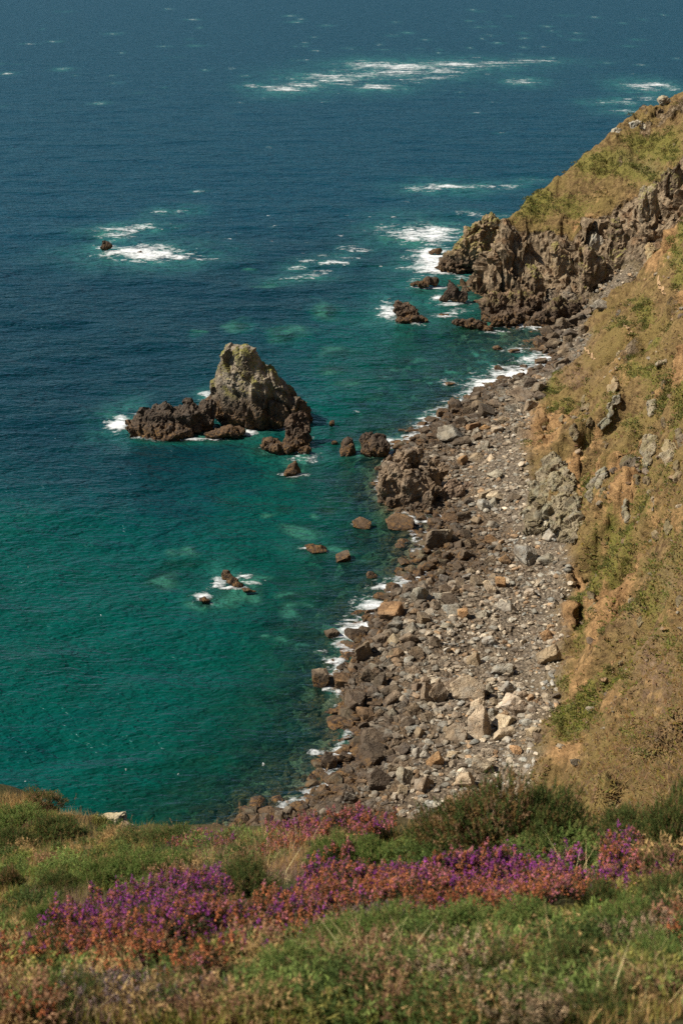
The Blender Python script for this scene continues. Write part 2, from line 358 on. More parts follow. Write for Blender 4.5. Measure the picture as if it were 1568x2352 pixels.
# the near cliff under the viewer (hidden from here)
gw((0,86,10),(0,60,27),(0,36,44),(25,70,30),(30,40,52),(60,30,72),(60,70,62),(100,60,95),(-12,60,18),(-15,42,32),(-10,84,0),(-20,72,-1),(-22,55,10),(-12,30,44),(-35,60,-1),(-30,30,30),(-60,75,-5),(-70,40,0),(0,10,60),(-40,0,40),(60,0,90))
LAND = TPS(G, 2e-4)

def lumps_sea(x, y, z):                           # shoals that show as pale patches
    for px, py, rx, ry, h in SHOALS:
        p = at(px, py, 0); k = mpp(p); a = rx*k; b = ry*k/abs(ray(px,py)[2])*1.0
        g = np.exp(-(((x-p[0])/a)**2 + ((y-p[1])/b)**2)*1.0)*(1.1+.25*vn2(x*.3, y*.3, 3))
        z = np.where(z < -.5, z + (np.minimum(h, -.7) - z)*np.clip(g, 0, 1)*(z < h), z)
    return z
SHOALS = [(745,716,32,18,-1.9),(552,750,36,16,-2.4),(655,768,42,18,-2.6),(450,770,22,8,-5.5),(582,622,22,6,-3.2),(625,652,34,11,-3.0),(225,540,30,8,-3.5),(780,805,40,15,-4.2),(900,555,40,8,-3.6),(960,560,40,16,-3.0),
          (375,1330,36,22,-1.7),(440,1292,32,10,-4.2),(395,1292,22,8,-4.2),(752,1176,24,10,-1.6),(650,1172,18,7,-3.5),(700,1215,36,10,-3.8),(675,1085,36,16,-1.4),(785,1281,18,9,-1.0),(720,1262,38,14,-1.3),(545,1350,46,16,-1.2),(468,1380,30,14,-1.0),(670,1365,30,8,-1.8),(590,1255,..., 0, 0) if False else (660,1340,30,10,-3),
          (610,1030,34,18,-1.3),(700,1050,30,20,-1.2),(420,1008,130,14,-2.4),(300,975,55,16,-2.6),(560,990,40,14,-1.8),(840,1040,30,14,-1.2),(945,720,50,20,-2.4),(990,660,50,16,-2.4),(1050,690,46,18,-2.2),(1095,752,60,14,-1.6)]
SHOALS += [(985,862,20,6,-1.6),(958,882,16,6,-1.6),(1012,845,22,6,-1.6),(1052,872,16,5,-1.6),(902,848,22,7,-1.8),(935,828,20,6,-1.6),(1095,822,22,6,-1.6),(872,908,16,6,-1.8),(1000,893,18,5,-1.6),(1130,802,14,5,-1.6),(880,870,18,6,-1.8),(800,880,30,9,-2.4),(760,850,34,9,-2.6),(830,930,18,6,-1.6),(690,1440,18,8,-1.6),(720,1490,16,7,-1.6),(640,1440,24,9,-1.8),(760,1400,22,8,-1.6)]

GREEN = [(1230,470,60,40,.7),(1420,390,120,36,.85),(1500,330,80,40,.8),(1300,470,80,30,.5),(1250,540,30,20,.5),(1370,640,30,20,.6),(1560,620,30,40,.5),(1480,720,40,25,.6),(1430,770,40,14,.6),(1280,800,50,14,.6),(1230,560,20,14,.4),
         (1480,870,50,20,.5),(1540,900,40,40,.7),(1440,980,40,30,.5),(1480,1030,40,40,.4),(1400,1240,40,30,.9),(1440,1180,50,24,.9),(1500,1110,40,40,.6),(1350,1130,24,40,.6),(1370,1000,30,14,.6),(1530,1230,40,20,.5),(1500,1300,30,14,.6),(1350,1350,40,40,.6),(1400,1420,60,40,.6),(1330,1420,20,60,.6),
         (1330,1640,40,50,.9),(1290,1660,24,40,.7),(1400,1600,60,20,.6),(1300,1560,40,14,.6),(1480,1500,60,30,.4),(1470,1720,50,30,.4),(1210,1540,30,10,.5),(1540,1480,40,20,.5),(1260,890,40,20,.5),(1300,930,50,14,.5),(1400,1310,60,30,.6),(1190,1810,40,10,.6),(1430,1250,30,60,.5)]
SOIL = [(1240,985,55,55,1.2),(1290,970,60,40,.8),(1520,560,40,60,.9),(1500,610,40,40,.7),(1450,780,40,30,.5),(1420,870,60,40,.5),(1480,1000,50,30,.4),(1530,1200,60,60,.6),(1450,1340,70,60,.5),(1310,1410,30,60,.8),(1330,1300,50,40,.7),(1330,1560,50,60,.6),(1400,1650,60,60,.5),(1290,1740,60,50,.8),(1500,1600,70,60,.4),(1560,700,40,60,.6),(1380,1180,40,40,.5),(1530,1450,40,40,.5),(1340,510,50,26,.7),(1400,540,40,40,.6),(1290,545,40,20,.5),(1460,470,30,40,.6),(1380,470,50,30,.4),(1540,400,40,50,.5)]
PINK = [(1500,1560,80,80,.6),(1520,1700,70,70,.5),(1330,870,40,24,.6),(1300,800,60,20,.5),(1540,1330,50,50,.5),(1480,380,60,20,.5),(1450,1450,60,30,.4)]
ROCKB = [(1440,830,50,40,.6),(1540,720,30,30,.5),(1490,560,20,50,.3)]
def blobs(L, px, py):
    o = np.zeros_like(px)
    for x, y, a, b, w in L: o = np.maximum(o, w*np.exp(-(((px-x)/a)**2+((py-y)/b)**2)))
    return o

def arange_list(*segs):
    out = []
    for a, b, s in segs: out += list(np.arange(a, b, s))
    return np.array(out)
TH = np.radians(arange_list((-34,-17,.6),(-17,-1,.12),(-1,15.2,.055),(15.2,24,.15),(24,50,.5)))
RR = arange_list((30,90,1.0),(90,130,.3),(130,190,.42),(190,284,.6),(284,350,.22),(350,380,1.0),(380,470,4))
TT, RG = np.meshgrid(TH, RR, indexing='ij')
GX, GY = RG*np.sin(TT), RG*np.cos(TT)
# buttresses: the cliff steps in and out along the shore
rib = vn2(GX/5.5, GX*0+1.3, 7)*3.0 + vn2(GX/2.3, GY/30, 8)*1.5
hw = sstep(286, 304, RG)*sstep(332, 320, RG)
GZ0 = LAND(GX, GY + rib*hw)
GZ0 = lumps_sea(GX, GY, GZ0)
dzr = np.gradient(GZ0, axis=1)/np.gradient(RG, axis=1); dzt = np.gradient(GZ0, axis=0)/(np.gradient(TT, axis=0)*RG)
SLOPE = np.hypot(dzr, dzt)
P0 = np.stack([GX, GY, GZ0], -1).reshape(-1, 3)
PX, PY, _ = proj(P0); PX = PX.reshape(GX.shape); PY = PY.reshape(GX.shape)
land = sstep(-.5, 1.5, GZ0)
headm = sstep(284, 292, RG)
SHING = sstep(5.6, 3.4, GZ0 + 1.0*fbm2(GX*.15, GY*.15, 3, 21))*(1-headm*sstep(.5, 1.0, SLOPE))
gul = np.exp(-((PX-(1300+(800-PY)*.78))/42)**2)*sstep(800, 760, PY)*sstep(560, 640, PY)*headm
SHING = np.maximum(SHING, gul)*sstep(-9, -4, GZ0)
ctop = np.interp(PX, [1080,1140,1175,1210,1260,1310,1350,1400,1440,1470,1500,1540,1568,1700], [516,520,520,524,534,545,520,496,476,448,420,374,346,290])
rockw = headm*sstep(-14, 14, PY - ctop + 26*fbm2(GX*.14, GY*.14, 4, 25))*(1-gul) + blobs(ROCKB, PX, PY) + headm*sstep(4, 1.5, GZ0)*.8
rockw = np.clip(rockw + headm*.55*sstep(.30, .5, fbm2(GX*.3, GY*.16, 3, 27))*sstep(1320, 1400, PX), 0, 1)*sstep(-1.5, .2, GZ0)
hilly = sstep(5, 8, GZ0)*(1-headm)
greenw = np.clip(blobs(GREEN, PX, PY) + hilly*.5*sstep(.22, .45, fbm2(GX*.10+GY*.05, GY*.055, 4, 231)), 0, 1); soilw = np.clip(np.maximum(blobs(SOIL, PX, PY), hilly*.75*sstep(.2, .42, fbm2(GX*.11, GY*.07, 4, 235))), 0, 1.2); pinkw = np.clip(blobs(PINK, PX, PY), 0, 1)
Z = GZ0 + land*(1-SHING*.75)*(3.2*fbm2(GX*.10, GY*.10, 4, 31) + 1.7*fbm2(GX*.36, GY*.26, 4, 35) + .22*np.abs(fbm2(GX*1.3, GY*1.3, 3, 37))) + SHING*.28*fbm2(GX*.5, GY*.5, 4, 41)*sstep(-6, -1, GZ0)
gu = 1-2*np.abs(vn2(GX*.055+GY*.02, GY*.15-GX*.03, 251)); Z += hilly*(2.2*(gu-.35) + .9*(1-2*np.abs(vn2(GX*.13, GY*.36-GX*.05, 253))-.4))
Z += soilw*land*1.5*np.abs(fbm2(GX*.5+GY*.1, GY*.25, 4, 45))
Z += sstep(-.3, -3, GZ0)*sstep(-16, -8, GZ0)*.9*fbm2(GX*.35, GY*.35, 4, 47)
V3 = np.stack([GX, GY, Z], -1)
# crags: blocky relief pushed along the surface normal
tx = np.gradient(V3, axis=0); tr_ = np.gradient(V3, axis=1); NRM = np.cross(tr_, tx); NRM /= np.linalg.norm(NRM, axis=-1, keepdims=True)
NRM *= np.sign(NRM[..., 2:3])
msk = rockw > .15
q = V3[msk]; qs = q.copy(); qs[:, 2] *= .38; qs[:, 0] += .22*q[:, 2]
slab = (q @ np.array([.75, .12, .66]))*.30 + .5*fbm3(q, .12, 3, 75); dsp = 1.1*facet(qs, .20, 60, .8) + .30*facet(qs, .6, 66, .8) + .09*facet(qs, 1.5, 70, .8) + 1.0*(slab-np.floor(slab)-.5)
cl = vn2(q[:,0]/5.0+q[:,2]*.06, q[:,1]/14+q[:,2]*.03, 73); dsp -= 1.9*np.exp(-(cl/.09)**2)
V3[msk] += NRM[msk]*(dsp*rockw[msk])[:, None]
msk = (soilw > .2) & (rockw < .3) & (land > .5)
q = V3[msk]*np.array([1, .6, 1]); V3[msk] += NRM[msk]*((1.1*facet(q, .30, 160) + .6*facet(q, .8, 166) + .22*facet(q, 2.0, 170))*np.clip(soilw[msk]-.1, 0, 1))[:, None]
ZG = V3[..., 2]

nT, nR = GX.shape
idx = np.arange(nT*nR).reshape(nT, nR)
quads = np.stack([idx[:-1,:-1], idx[1:,:-1], idx[1:,1:], idx[:-1,1:]], -1).reshape(-1, 4)
quads = quads[:, ::-1] if False else quads
fc = lambda A: A.ravel()[quads].mean(1)
fz, fs, fr_, fh = fc(GZ0), fc(SHING), fc(RG), fc(headm)
fth = fc(TT)
zone = np.where(fz < -.35, 0, np.where((fs > .5), 1, np.where(fh > .5, 3, 2)))
keep = ~((fz < -14) & (zone == 0))
flatV = V3.reshape(-1, 3)
shoalw = np.zeros(GX.shape)
for px, py, rx, ry, h in SHOALS:
    p = at(px, py, 0); k = mpp(p); shoalw = np.maximum(shoalw, np.exp(-(((GX-p[0])/(rx*k))**2 + ((GY-p[1])*abs(ray(px,py)[2])/(ry*k))**2)*1.1))
ATT = dict(shoal=shoalw.ravel(), cover=np.stack([rockw, greenw, soilw], -1).reshape(-1, 3), shingle=SHING.ravel(), pink=pinkw.ravel())
def sub(name, sel, label, cat):
    f = quads[sel]; u, inv = np.unique(f, return_inverse=True)
    me = mesh_np(name, flatV[u], inv.reshape(-1, 4)[:, ::-1], name != 'headland', {k: a[u] for k, a in ATT.items()})
    if get_no(me)[:, 2].mean() < 0: me.flip_normals()
    o = link(name, me, M_GROUND); structure(o, label, cat); return o
sub('seabed', (zone == 0) & keep, 'stony sea bed showing through the clear shallow water', 'sea bed')
sub('beach', zone == 1, 'shingle and scree floor of the boulder beach in the cove', 'beach')
sub('hillside', zone == 2, 'dry brown and green grassy hillside sloping down to the beach', 'hillside')
sub('headland', zone == 3, 'rocky headland with grassy top running down into the sea', 'headland')

def th_index(th): return np.interp(th, TH, np.arange(nT))
def hit(px, py):                                  # where the view through (px,py) meets the land
    d = ray(px, py); th = math.atan2(d[0], d[1]); i = th_index(th); i0 = int(min(max(i, 0), nT-2)); f = i-i0
    col = V3[i0,:,2]*(1-f)+V3[i0+1,:,2]*f
    zr = CAMZ + RR*(d[2]/math.hypot(d[0], d[1]))
    k = np.nonzero(zr <= np.maximum(col, 0))[0]; k = k[0] if len(k) else nR-1
    r = RR[k]; 
    z = max(col[k], 0); return np.array([r*math.sin(th), r*math.cos(th), z])
def height(x, y):
    x = np.asarray(x, float); y = np.asarray(y, float)
    i = np.interp(np.arctan2(x, y), TH, np.arange(nT)); j = np.interp(np.hypot(x, y), RR, np.arange(nR))
    i0 = np.clip(i.astype(int), 0, nT-2); j0 = np.clip(j.astype(int), 0, nR-2); a = i-i0; b = j-j0
    return (ZG[i0,j0]*(1-a)+ZG[i0+1,j0]*a)*(1-b)+(ZG[i0,j0+1]*(1-a)+ZG[i0+1,j0+1]*a)*b
def fieldat(A, x, y):
    i = np.interp(np.arctan2(x, y), TH, np.arange(nT)); j = np.interp(np.hypot(x, y), RR, np.arange(nR))
    return A[np.clip(np.rint(i).astype(int), 0, nT-1), np.clip(np.rint(j).astype(int), 0, nR-1)]

# ---------------------------------------------------------------- water and foam
TW = np.radians(arange_list((-60,-18,1.0),(-18,18,.045),(18,60,1.0)))
el = np.radians(arange_list((46,38,-.4),(38,2.95,-.038))); RW = np.r_[CAMZ/np.tan(el), np.geomspace(1600, 30000, 30)]
WT, WR = np.meshgrid(TW, RW, indexing='ij'); WX, WY = WR*np.sin(WT), WR*np.cos(WT)
inr = (WR < 460)
depth = np.full(WX.shape, 22.0)
depth[inr] = np.clip(-height(WX[inr], WY[inr]), -3, 22)
far = sstep(300, 440, WR); depth = depth*(1-far) + 22*far
far2 = sstep(-12, -20, np.degrees(WT))
FO = {}
FO['breakers over the far shoal'] = ('band of white breaking water over a shoal far offshore', [(860,150,50,6,1),(940,153,60,7,1),(1050,149,70,6,.9),(760,178,55,7,1),(830,174,50,6,.9),(900,165,90,7,.8),(1000,160,60,5,.7),(655,204,36,6,1),(700,198,40,6,.9),(862,201,40,5,.9),(790,188,50,6,.7),(620,201,15,4,.8),(580,197,18,3,.8),(1140,145,60,4,.6),(1230,140,50,3,.55),(1200,187,25,4,.8),(1010,178,40,4,.5),(940,185,40,4,.5)])
FO['breakers behind the headland'] = ('white wave crests breaking behind the headland ridge', [(1470,200,30,7,.9),(1437,235,22,4,.9),(1500,193,25,5,.8),(1545,203,18,4,.9),(1380,236,22,3,.8),(1430,256,28,3,.7),(1490,226,30,3,.6)])
FO['streak beside the headland'] = ('thin white wave streak left of the headland slope', [(950,435,18,4,.9),(1030,432,48,6,.95),(1090,428,40,4,.8),(1150,427,34,3,.6),(1220,414,20,3,.6),(1130,500,30,3,.5),(1080,492,24,3,.5)])
FO['wash round the lone rock'] = ('white wash trailing from the lone far left rock', [(285,528,40,5,.9),(325,523,30,5,.9),(240,567,24,9,.9),(300,578,60,9,1.1),(350,585,62,10,1.2),(405,591,40,6,.9),(470,598,30,3,.6),(275,541,34,5,.7),(365,488,15,4,.7),(425,485,20,4,.7),(380,520,30,3,.5),(255,556,12,8,.9)])
FO['broken wave in mid bay'] = ('broken line of foam in open water left of the headland', [(680,642,32,4,.9),(720,634,34,4,.85),(678,612,16,4,.8),(745,624,24,4,.6),(765,605,22,4,.6),(790,590,24,4,.6),(828,578,22,5,.6),(700,600,20,3,.5),(745,590,18,3,.5),(800,570,20,3,.5)])
FO['surf at the headland tip'] = ('white surf washing against the tip of the headland', [(985,536,62,14,1.1),(950,548,34,6,.8),(992,592,34,22,1.2),(1005,617,48,12,1.1),(1040,625,34,7,.8),(960,575,34,8,.5),(1060,640,20,6,.7),(1090,660,20,5,.6)])
FO['wash round the rocks off the headland'] = ('thin foam round the dark rocks off the headland', [(893,714,18,16,1.),(935,741,42,5,.9),(980,661,38,5,.9),(1040,699,34,6,.9),(1018,728,22,5,.7),(1130,762,24,4,.8),(1185,748,34,5,.8),(1010,690,14,10,.7),(950,655,20,8,.5),(1060,715,26,4,.5)])
FO['surf on beach far end'] = ('white surf spilling among boulders at the far end of the beach', [(1235,828,48,20,.95),(1185,858,56,20,1.0),(1140,888,50,14,.95),(1065,930,46,9,.8),(1265,812,24,10,.9),(1015,946,24,9,.8),(1030,880,18,5,.7),(1180,808,24,8,.8),(970,965,24,7,.6),(1110,905,50,10,.7)])
FO['wash round the sea stack'] = ('narrow white wash round the foot of the sea stack and its reef', [(275,970,26,15,1.2),(310,957,34,6,.9),(340,1001,30,4,.7),(390,1006,40,4,.8),(440,1010,40,4,.7),(490,1008,30,4,.6),(560,992,18,7,.9),(535,966,26,4,.8),(478,912,14,8,.9),(615,1030,24,6,.6),(700,1046,28,8,.7),(640,1035,26,5,.7),(660,980,18,4,.8),(690,1000,10,30,.3),(716,1020,8,22,.6),(675,1088,22,5,.6)])
FO['wash over the awash rocks'] = ('small white splashes over rocks awash in the green water', [(708,1260,26,6,1.),(735,1265,16,4,.9),(505,1332,18,14,1.),(560,1322,20,6,.8),(530,1350,22,4,.8),(468,1373,20,9,1.1),(455,1382,20,6,.6),(820,945,12,4,.5),(832,1206,20,4,.5),(575,1335,24,4,.5)])
FO['surf along the near beach'] = ('white surf running between boulders along the near shore', [(905,1018,24,9,.8),(940,1012,20,6,.7),(1012,1190,20,7,.8),(940,1336,44,9,.8),(985,1330,20,6,.7),(860,1392,34,14,.9),(800,1450,30,22,1.),(852,1443,28,13,1.1),(790,1490,34,16,.95),(770,1522,28,12,.8),(735,1500,30,12,.6),(845,1622,16,16,.8),(800,1692,18,18,.9),(790,1650,20,16,.7),(722,1730,18,9,.8),(745,1762,16,8,.7),(675,1858,28,5,.8),(570,1872,26,5,.6),(800,1790,60,26,.5),(720,1830,60,16,.5),(880,1350,24,6,.8),(765,1570,14,16,.8),(940,1175,30,5,.6),(980,1275,26,6,.5),(850,1575,14,16,.6),(820,1540,20,16,.7),(805,1605,16,18,.6)])
FO['whitecaps on the open sea'] = ('tiny scattered whitecaps flecking the open sea', [])
rr = np.random.default_rng(3)
for i in range(240):
    px = rr.uniform(-100, 1568); py = rr.uniform(20, 560)**1.0
    if py > 270 and rr.random() < .72: continue
    if rr.random() < .55: px, py = rr.normal(1000, 270), rr.normal(125, 60)
    if py < 18: continue
    FO['whitecaps on the open sea'][1].append((px, py, rr.uniform(3, 11), rr.uniform(.5, 1.1), rr.uniform(.4, .8)))
for i in range(70):
    FO['whitecaps on the open sea'][1].append((rr.normal(800, 170), rr.normal(545, 45), rr.uniform(3, 9), rr.uniform(.6, 1.2), rr.uniform(.4, .7)))
for px, py in ((18,169),(145,159),(228,237),(455,440)): FO['whitecaps on the open sea'][1].append((px, py, 12, 1.6, .8))
for px, py in ((65,1303),(182,1457),(232,1414),(285,1665),(60,1800),(410,1782),(605,1755),(290,1770)): FO['whitecaps on the open sea'][1].append((px, py, 1.5, 1.2, 1.2))
wx, wy, wr = WX.ravel(), WY.ravel(), WR.ravel()
PWX, PWY, _ = proj(np.c_[wx, wy, 0*wx]); 
nz1 = fbm2(wx*.9, wy*.55, 3, 81)*.4 + fbm2(wx*.22, wy*.18, 4, 85)*.75
aer = np.zeros(wx.shape)
widx = np.arange(WX.size).reshape(WX.shape)
wq = np.stack([widx[:-1,:-1], widx[1:,:-1], widx[1:,1:], widx[:-1,1:]], -1).reshape(-1, 4)
swell = (vn2(WX/15+WY/60, WY/9, 91)*.34 + vn2(WX/5.5, WY/3.4, 92)*.13)*sstep(1200, 300, WR)*sstep(.2, 2.5, depth)
swf = swell.ravel()
foam_jobs = []
dflat = depth.ravel()
for key, (lab, st) in FO.items():
    f = np.zeros(wx.shape); gain = 1.35 if 'surf' in key else (1.15 if 'wash' in key else 1.0)
    for px, py, a, b, w in st:
        w = w*gain
        p = at(px, py, 0); k = mpp(p); q_ = 1.25 if a > 12 else 1.0; A = a*k*q_; B = max(b*k*q_/abs(ray(px,py)[2]), .12)
        s = np.nonzero((np.abs(wx-p[0]) < 2.4*A) & (np.abs(wy-p[1]) < 2.4*B))[0]
        if not len(s): continue
        g = w*np.exp(-(((wx[s]-p[0])/A)**2+((wy[s]-p[1])/B)**2)**1.0)
        f[s] = np.maximum(f[s], g)
        s2 = np.nonzero((np.abs(wx-p[0]) < 4*A) & (np.abs(wy-p[1]) < 5*B))[0]
        aer[s2] = np.maximum(aer[s2], .9*min(w,1)*min(1, B/2.5)*np.exp(-(((wx[s2]-p[0])/(1.9*A))**2+((wy[s2]-p[1])/(2.6*B))**2))*np.clip(.6+.9*nz1[s2], 0, 1.2))
    if key == 'surf along the near beach':        # the thin wash all along the shore
        f = np.maximum(f, np.clip(.50+1.0*nz1, 0, .95)*np.exp(-((dflat-.12)/.34)**2)*(wr < 325)*(wy > 60))
    foam_jobs.append((key, lab, f))
wsh = np.zeros(wx.shape); wwx = wx + 5.5*fbm2(wx*.10, wy*.10, 3, 301); wwy = wy + 9*fbm2(wx*.10, wy*.10, 3, 305)
for px, py, rx, ry, h in SHOALS:
    p = at(px, py, 0); k = mpp(p)
    wsh = np.maximum(wsh, 1.15*np.exp(-(((wwx-p[0])/(rx*k))**2 + ((wwy-p[1])*abs(ray(px,py)[2])/(ry*k))**2)*1.0))
wmesh = mesh_np('sea', np.c_[wx, wy, swf], wq[:, ::-1], True, dict(depth=dflat, shoal=wsh, exposed=sstep(130, 240, wr), aerated=np.clip(aer, 0, 1)))
if get_no(wmesh)[:, 2].mean() < 0: wmesh.flip_normals()
structure(link('water', wmesh, M_WATER), 'blue green sea filling the bay, rippled and clear near shore', 'sea')
for key, lab, f in foam_jobs:
    tot = f + np.where(f > .12, nz1*.55, 0)
    vis = (f > .1) & (f + nz1*.55 > .02)
    qs_ = wq[vis[wq].any(1)]
    if not len(qs_): continue
    u, inv = np.unique(qs_, return_inverse=True)
    fz_ = np.where(vis[u], f[u]*1.0 + nz1[u]*.35, 0)
    zz_ = swf[u] + .03 + np.clip(fz_, 0, 1)*.22
    me = mesh_np('foam', np.c_[wx[u], wy[u], zz_], inv.reshape(-1, 4)[:, ::-1], True, dict(foam=np.clip(fz_, 0, 1.5)))
    if get_no(me)[:, 2].mean() < 0: me.flip_normals()
    tag(link('sea_foam', me, M_FOAM), lab, 'sea foam', 'white foam on the sea', 'stuff')

# ---------------------------------------------------------------- rocks
def ico(sub):
    import bmesh
    bm = bmesh.new(); bmesh.ops.create_icosphere(bm, subdivisions=sub, radius=1)
    V = np.array([v.co[:] for v in bm.verts]); F = np.array([[v.index for v in f.verts] for f in bm.faces]); bm.free(); return V, F
ICO = {k: ico(k) for k in (2, 3, 4)}
def rock_verts(sub, seed, n=13, soft=.02, jag=.06, dims=(1,1,1)):
    r = np.random.default_rng(seed); V, F = ICO[sub]
    q = np.linalg.qr(r.normal(size=(3, 3)) + 2.5*np.eye(3))[0]; N = np.vstack([q, -q, r.normal(size=(n-4, 3))]); N[:6] += r.normal(0, .24, (6, 3))
    N /= np.linalg.norm(N, axis=1)[:, None]; D = np.r_[r.uniform(.5, .95, 6), r.uniform(.72, 1.1, n-4)]
    dots = V @ N.T; t = np.where(dots > .12, D/np.maximum(dots, .12), 9)
    tm = t.min(1); rad = tm - soft*np.log(np.exp(-(t-tm[:, None])/soft).sum(1)); rad = np.minimum(rad, 1.6)
    P = V*rad[:, None]
    P *= (1 + jag*facet(P + seed*3.1, 2.2, seed % 97) + jag*.5*fbm3(P+seed, 3.0, 3, seed % 89))[:, None]
    P = P/np.abs(P).max(0)*np.array(dims)
    return P, F
def lump_mesh(name, lumps, voxel, seed, amp=(.9,.45,.2), sc=(.3,.8,2.0), squash=.6, lean=.2, raw=None):
    Vs, Fs, off = [], [], 0
    if raw: Vs, Fs = [raw[0]], [raw[1]]
    for i, (c, d, *rot) in enumerate(lumps or ()):
        P, F = rock_verts(3, seed*31+i*7+1, 16 if not rot else 9, .02, .05, d)
        if rot: P = P @ rot[0]
        Vs.append(P+np.asarray(c)); Fs.append(F+off); off += len(P)
    me = mesh_np('tmp', np.vstack(Vs), np.vstack(Fs)); o = bpy.data.objects.new('tmp', me); C.objects.link(o)
    md = o.modifiers.new('r', 'REMESH'); md.mode = 'VOXEL'; md.voxel_size = voxel; md.use_smooth_shade = False
    dg = bpy.context.evaluated_depsgraph_get(); dg.update()
    me2 = bpy.data.meshes.new_from_object(o.evaluated_get(dg)); bpy.data.objects.remove(o); bpy.data.meshes.remove(me)
    import bmesh
    bm = bmesh.new(); bm.from_mesh(me2); left = set(bm.verts); best = []
    while left:                                    # keep the one connected body
        v = left.pop(); comp = [v]; st = [v]
        while st:
            for e in st.pop().link_edges:
                for w in e.verts:
                    if w in left: left.discard(w); comp.append(w); st.append(w)
        if len(comp) > len(best): best = comp
    kp = set(best); bmesh.ops.delete(bm, geom=[v for v in bm.verts if v not in kp], context='VERTS'); bm.to_mesh(me2); bm.free(); me2.update()
    P = get_co(me2); N = get_no(me2); Q = P.copy(); Q[:, 2] *= squash; Q[:, 0] += lean*P[:, 2]; Q += seed*5.3
    d = amp[0]*facet(Q, sc[0], seed) + amp[1]*facet(Q, sc[1], seed+11) + amp[2]*facet(Q, sc[2], seed+23)
    cr = vn(Q[:,0]*sc[0]*1.1, Q[:,1]*sc[0]*1.1, Q[:,2]*sc[0]*.8, seed+31); cr2 = vn(Q[:,0]*sc[1]*1.2+.3*Q[:,2], Q[:,1]*sc[1], Q[:,2]*sc[1]*.5, seed+37)
    d -= .75*amp[0]*np.exp(-(cr/.07)**2) + .7*amp[1]*np.exp(-(cr2/.09)**2)
    bed = Q @ np.array([.38, .25, 1.25]) + .6*fbm3(Q, .35, 2, seed+41); ph = bed*sc[1]*.75; d += (ph-np.floor(ph)-.5)*.62*amp[1]*(.5+.5*vn(Q[:,0]*.4, Q[:,1]*.4, Q[:,2]*.4, seed+43))
    P += N*d[:, None]; me2.vertices.foreach_set('co', P.astype(np.float32).ravel())
    me2.polygons.foreach_set('use_smooth', np.zeros(len(me2.polygons), bool))
    me2.name = name; me2.update(); return me2
COS = .93
def loft(name, base, rows, mat, seed, label, cat, ratio=.6, voxel=.27, col=(1,1,1), amp=(.9,.45,.2), sc=(.3,.8,2.0), lean=.2, back=0., fwd=.0, squash=.6):
    """rows: (py, x left, x right) of the outline from top to bottom"""
    b = at(*base, 0); n = 26; Vs = []; W = max(r[2]-r[1] for r in rows)*mpp(b)*.5; rg = np.random.default_rng(seed)
    for i, (py, xl, xr) in enumerate(rows):
        p = on_y((xl+xr)/2, py, b[1]+back); k = mpp(p); hw = (xr-xl)*.5*k; hd = ratio*hw; f = i/(len(rows)-1)
        for j in range(n):
            a = 2*math.pi*j/n; e = 1.1; cx = abs(math.cos(a))**e*math.copysign(1, math.cos(a)); cy = abs(math.sin(a))**e*math.copysign(1, math.sin(a))
            Vs.append(p - b + np.array([hw*cx, hd*cy + (1-f)*fwd*W*ratio, 0]))
    lo = np.array(Vs[-n:]); lo[:, 2] -= 2.5; Vs += list(lo); m = len(rows)+1
    F = [[i*n+j, i*n+(j+1)%n, (i+1)*n+(j+1)%n, (i+1)*n+j] for i in range(m-1) for j in range(n)]
    tc, bc = len(Vs), len(Vs)+1; Vs += [np.mean(Vs[:n], 0), np.mean(Vs[-n:], 0)]
    F += [[tc, (j+1)%n, j, j] for j in range(n)] + [[bc, (m-1)*n+j, (m-1)*n+(j+1)%n, (m-1)*n+(j+1)%n] for j in range(n)]
    T = np.array([[f[0], f[1], f[2]] for f in F] + [[f[0], f[2], f[3]] for f in F if f[2] != f[3]])
    me = lump_mesh(name, None, voxel, seed, amp, sc, squash, lean, raw=(np.array(Vs), T))
    o = link(name, me, mat); o.location = b; o.color = (*col, 1); tag(o, label, cat); return o
def slope_crag(name, lumps, mat, seed, label, cat, voxel=.18, col=(1,1,1), amp=(.28,.2,.1), sc=(.35,.9,2.2), group=None, lean=-.35, squash=.45):
    """outcrop lying along the slope: every lump is strung out over the ground it covers"""
    b = hit(lumps[0][0], lumps[0][1]); out = []; rg = np.random.default_rng(seed)
    for px, py, w, h, *_ in lumps:
        A, B_, Cc = hit(px, py-h), hit(px, py+h), hit(px, py); k = mpp(Cc); v = A-B_; ln = np.linalg.norm(v)
        if ln > 5*h*k: v = v/ln*5*h*k; ln = 5*h*k
        v = v/ln; side = np.array([1.0, -.15, 0]); side -= v*(side @ v); side[2] += .5; side = side/np.linalg.norm(side); nrm = np.cross(side, v); nrm *= np.sign(nrm[2]+1e-9)
        for q in range(2 if h > 14 else 1):
            sh = (q-.5)*ln*.45 if h > 14 else 0
            out.append(((A+B_)/2 + v*sh - b + nrm*(.10*w*k), (w*k*rg.uniform(.95,1.2), w*k*rg.uniform(.75,1.0), max(ln*.5*(.75 if h > 14 else 1.05), w*k)), np.stack([side, nrm, v])))
    me = lump_mesh(name, out, voxel, seed, amp, sc, squash, lean)
    o = link(name, me, mat); o.location = b; o.color = (*col, 1); tag(o, label, cat, group); return o
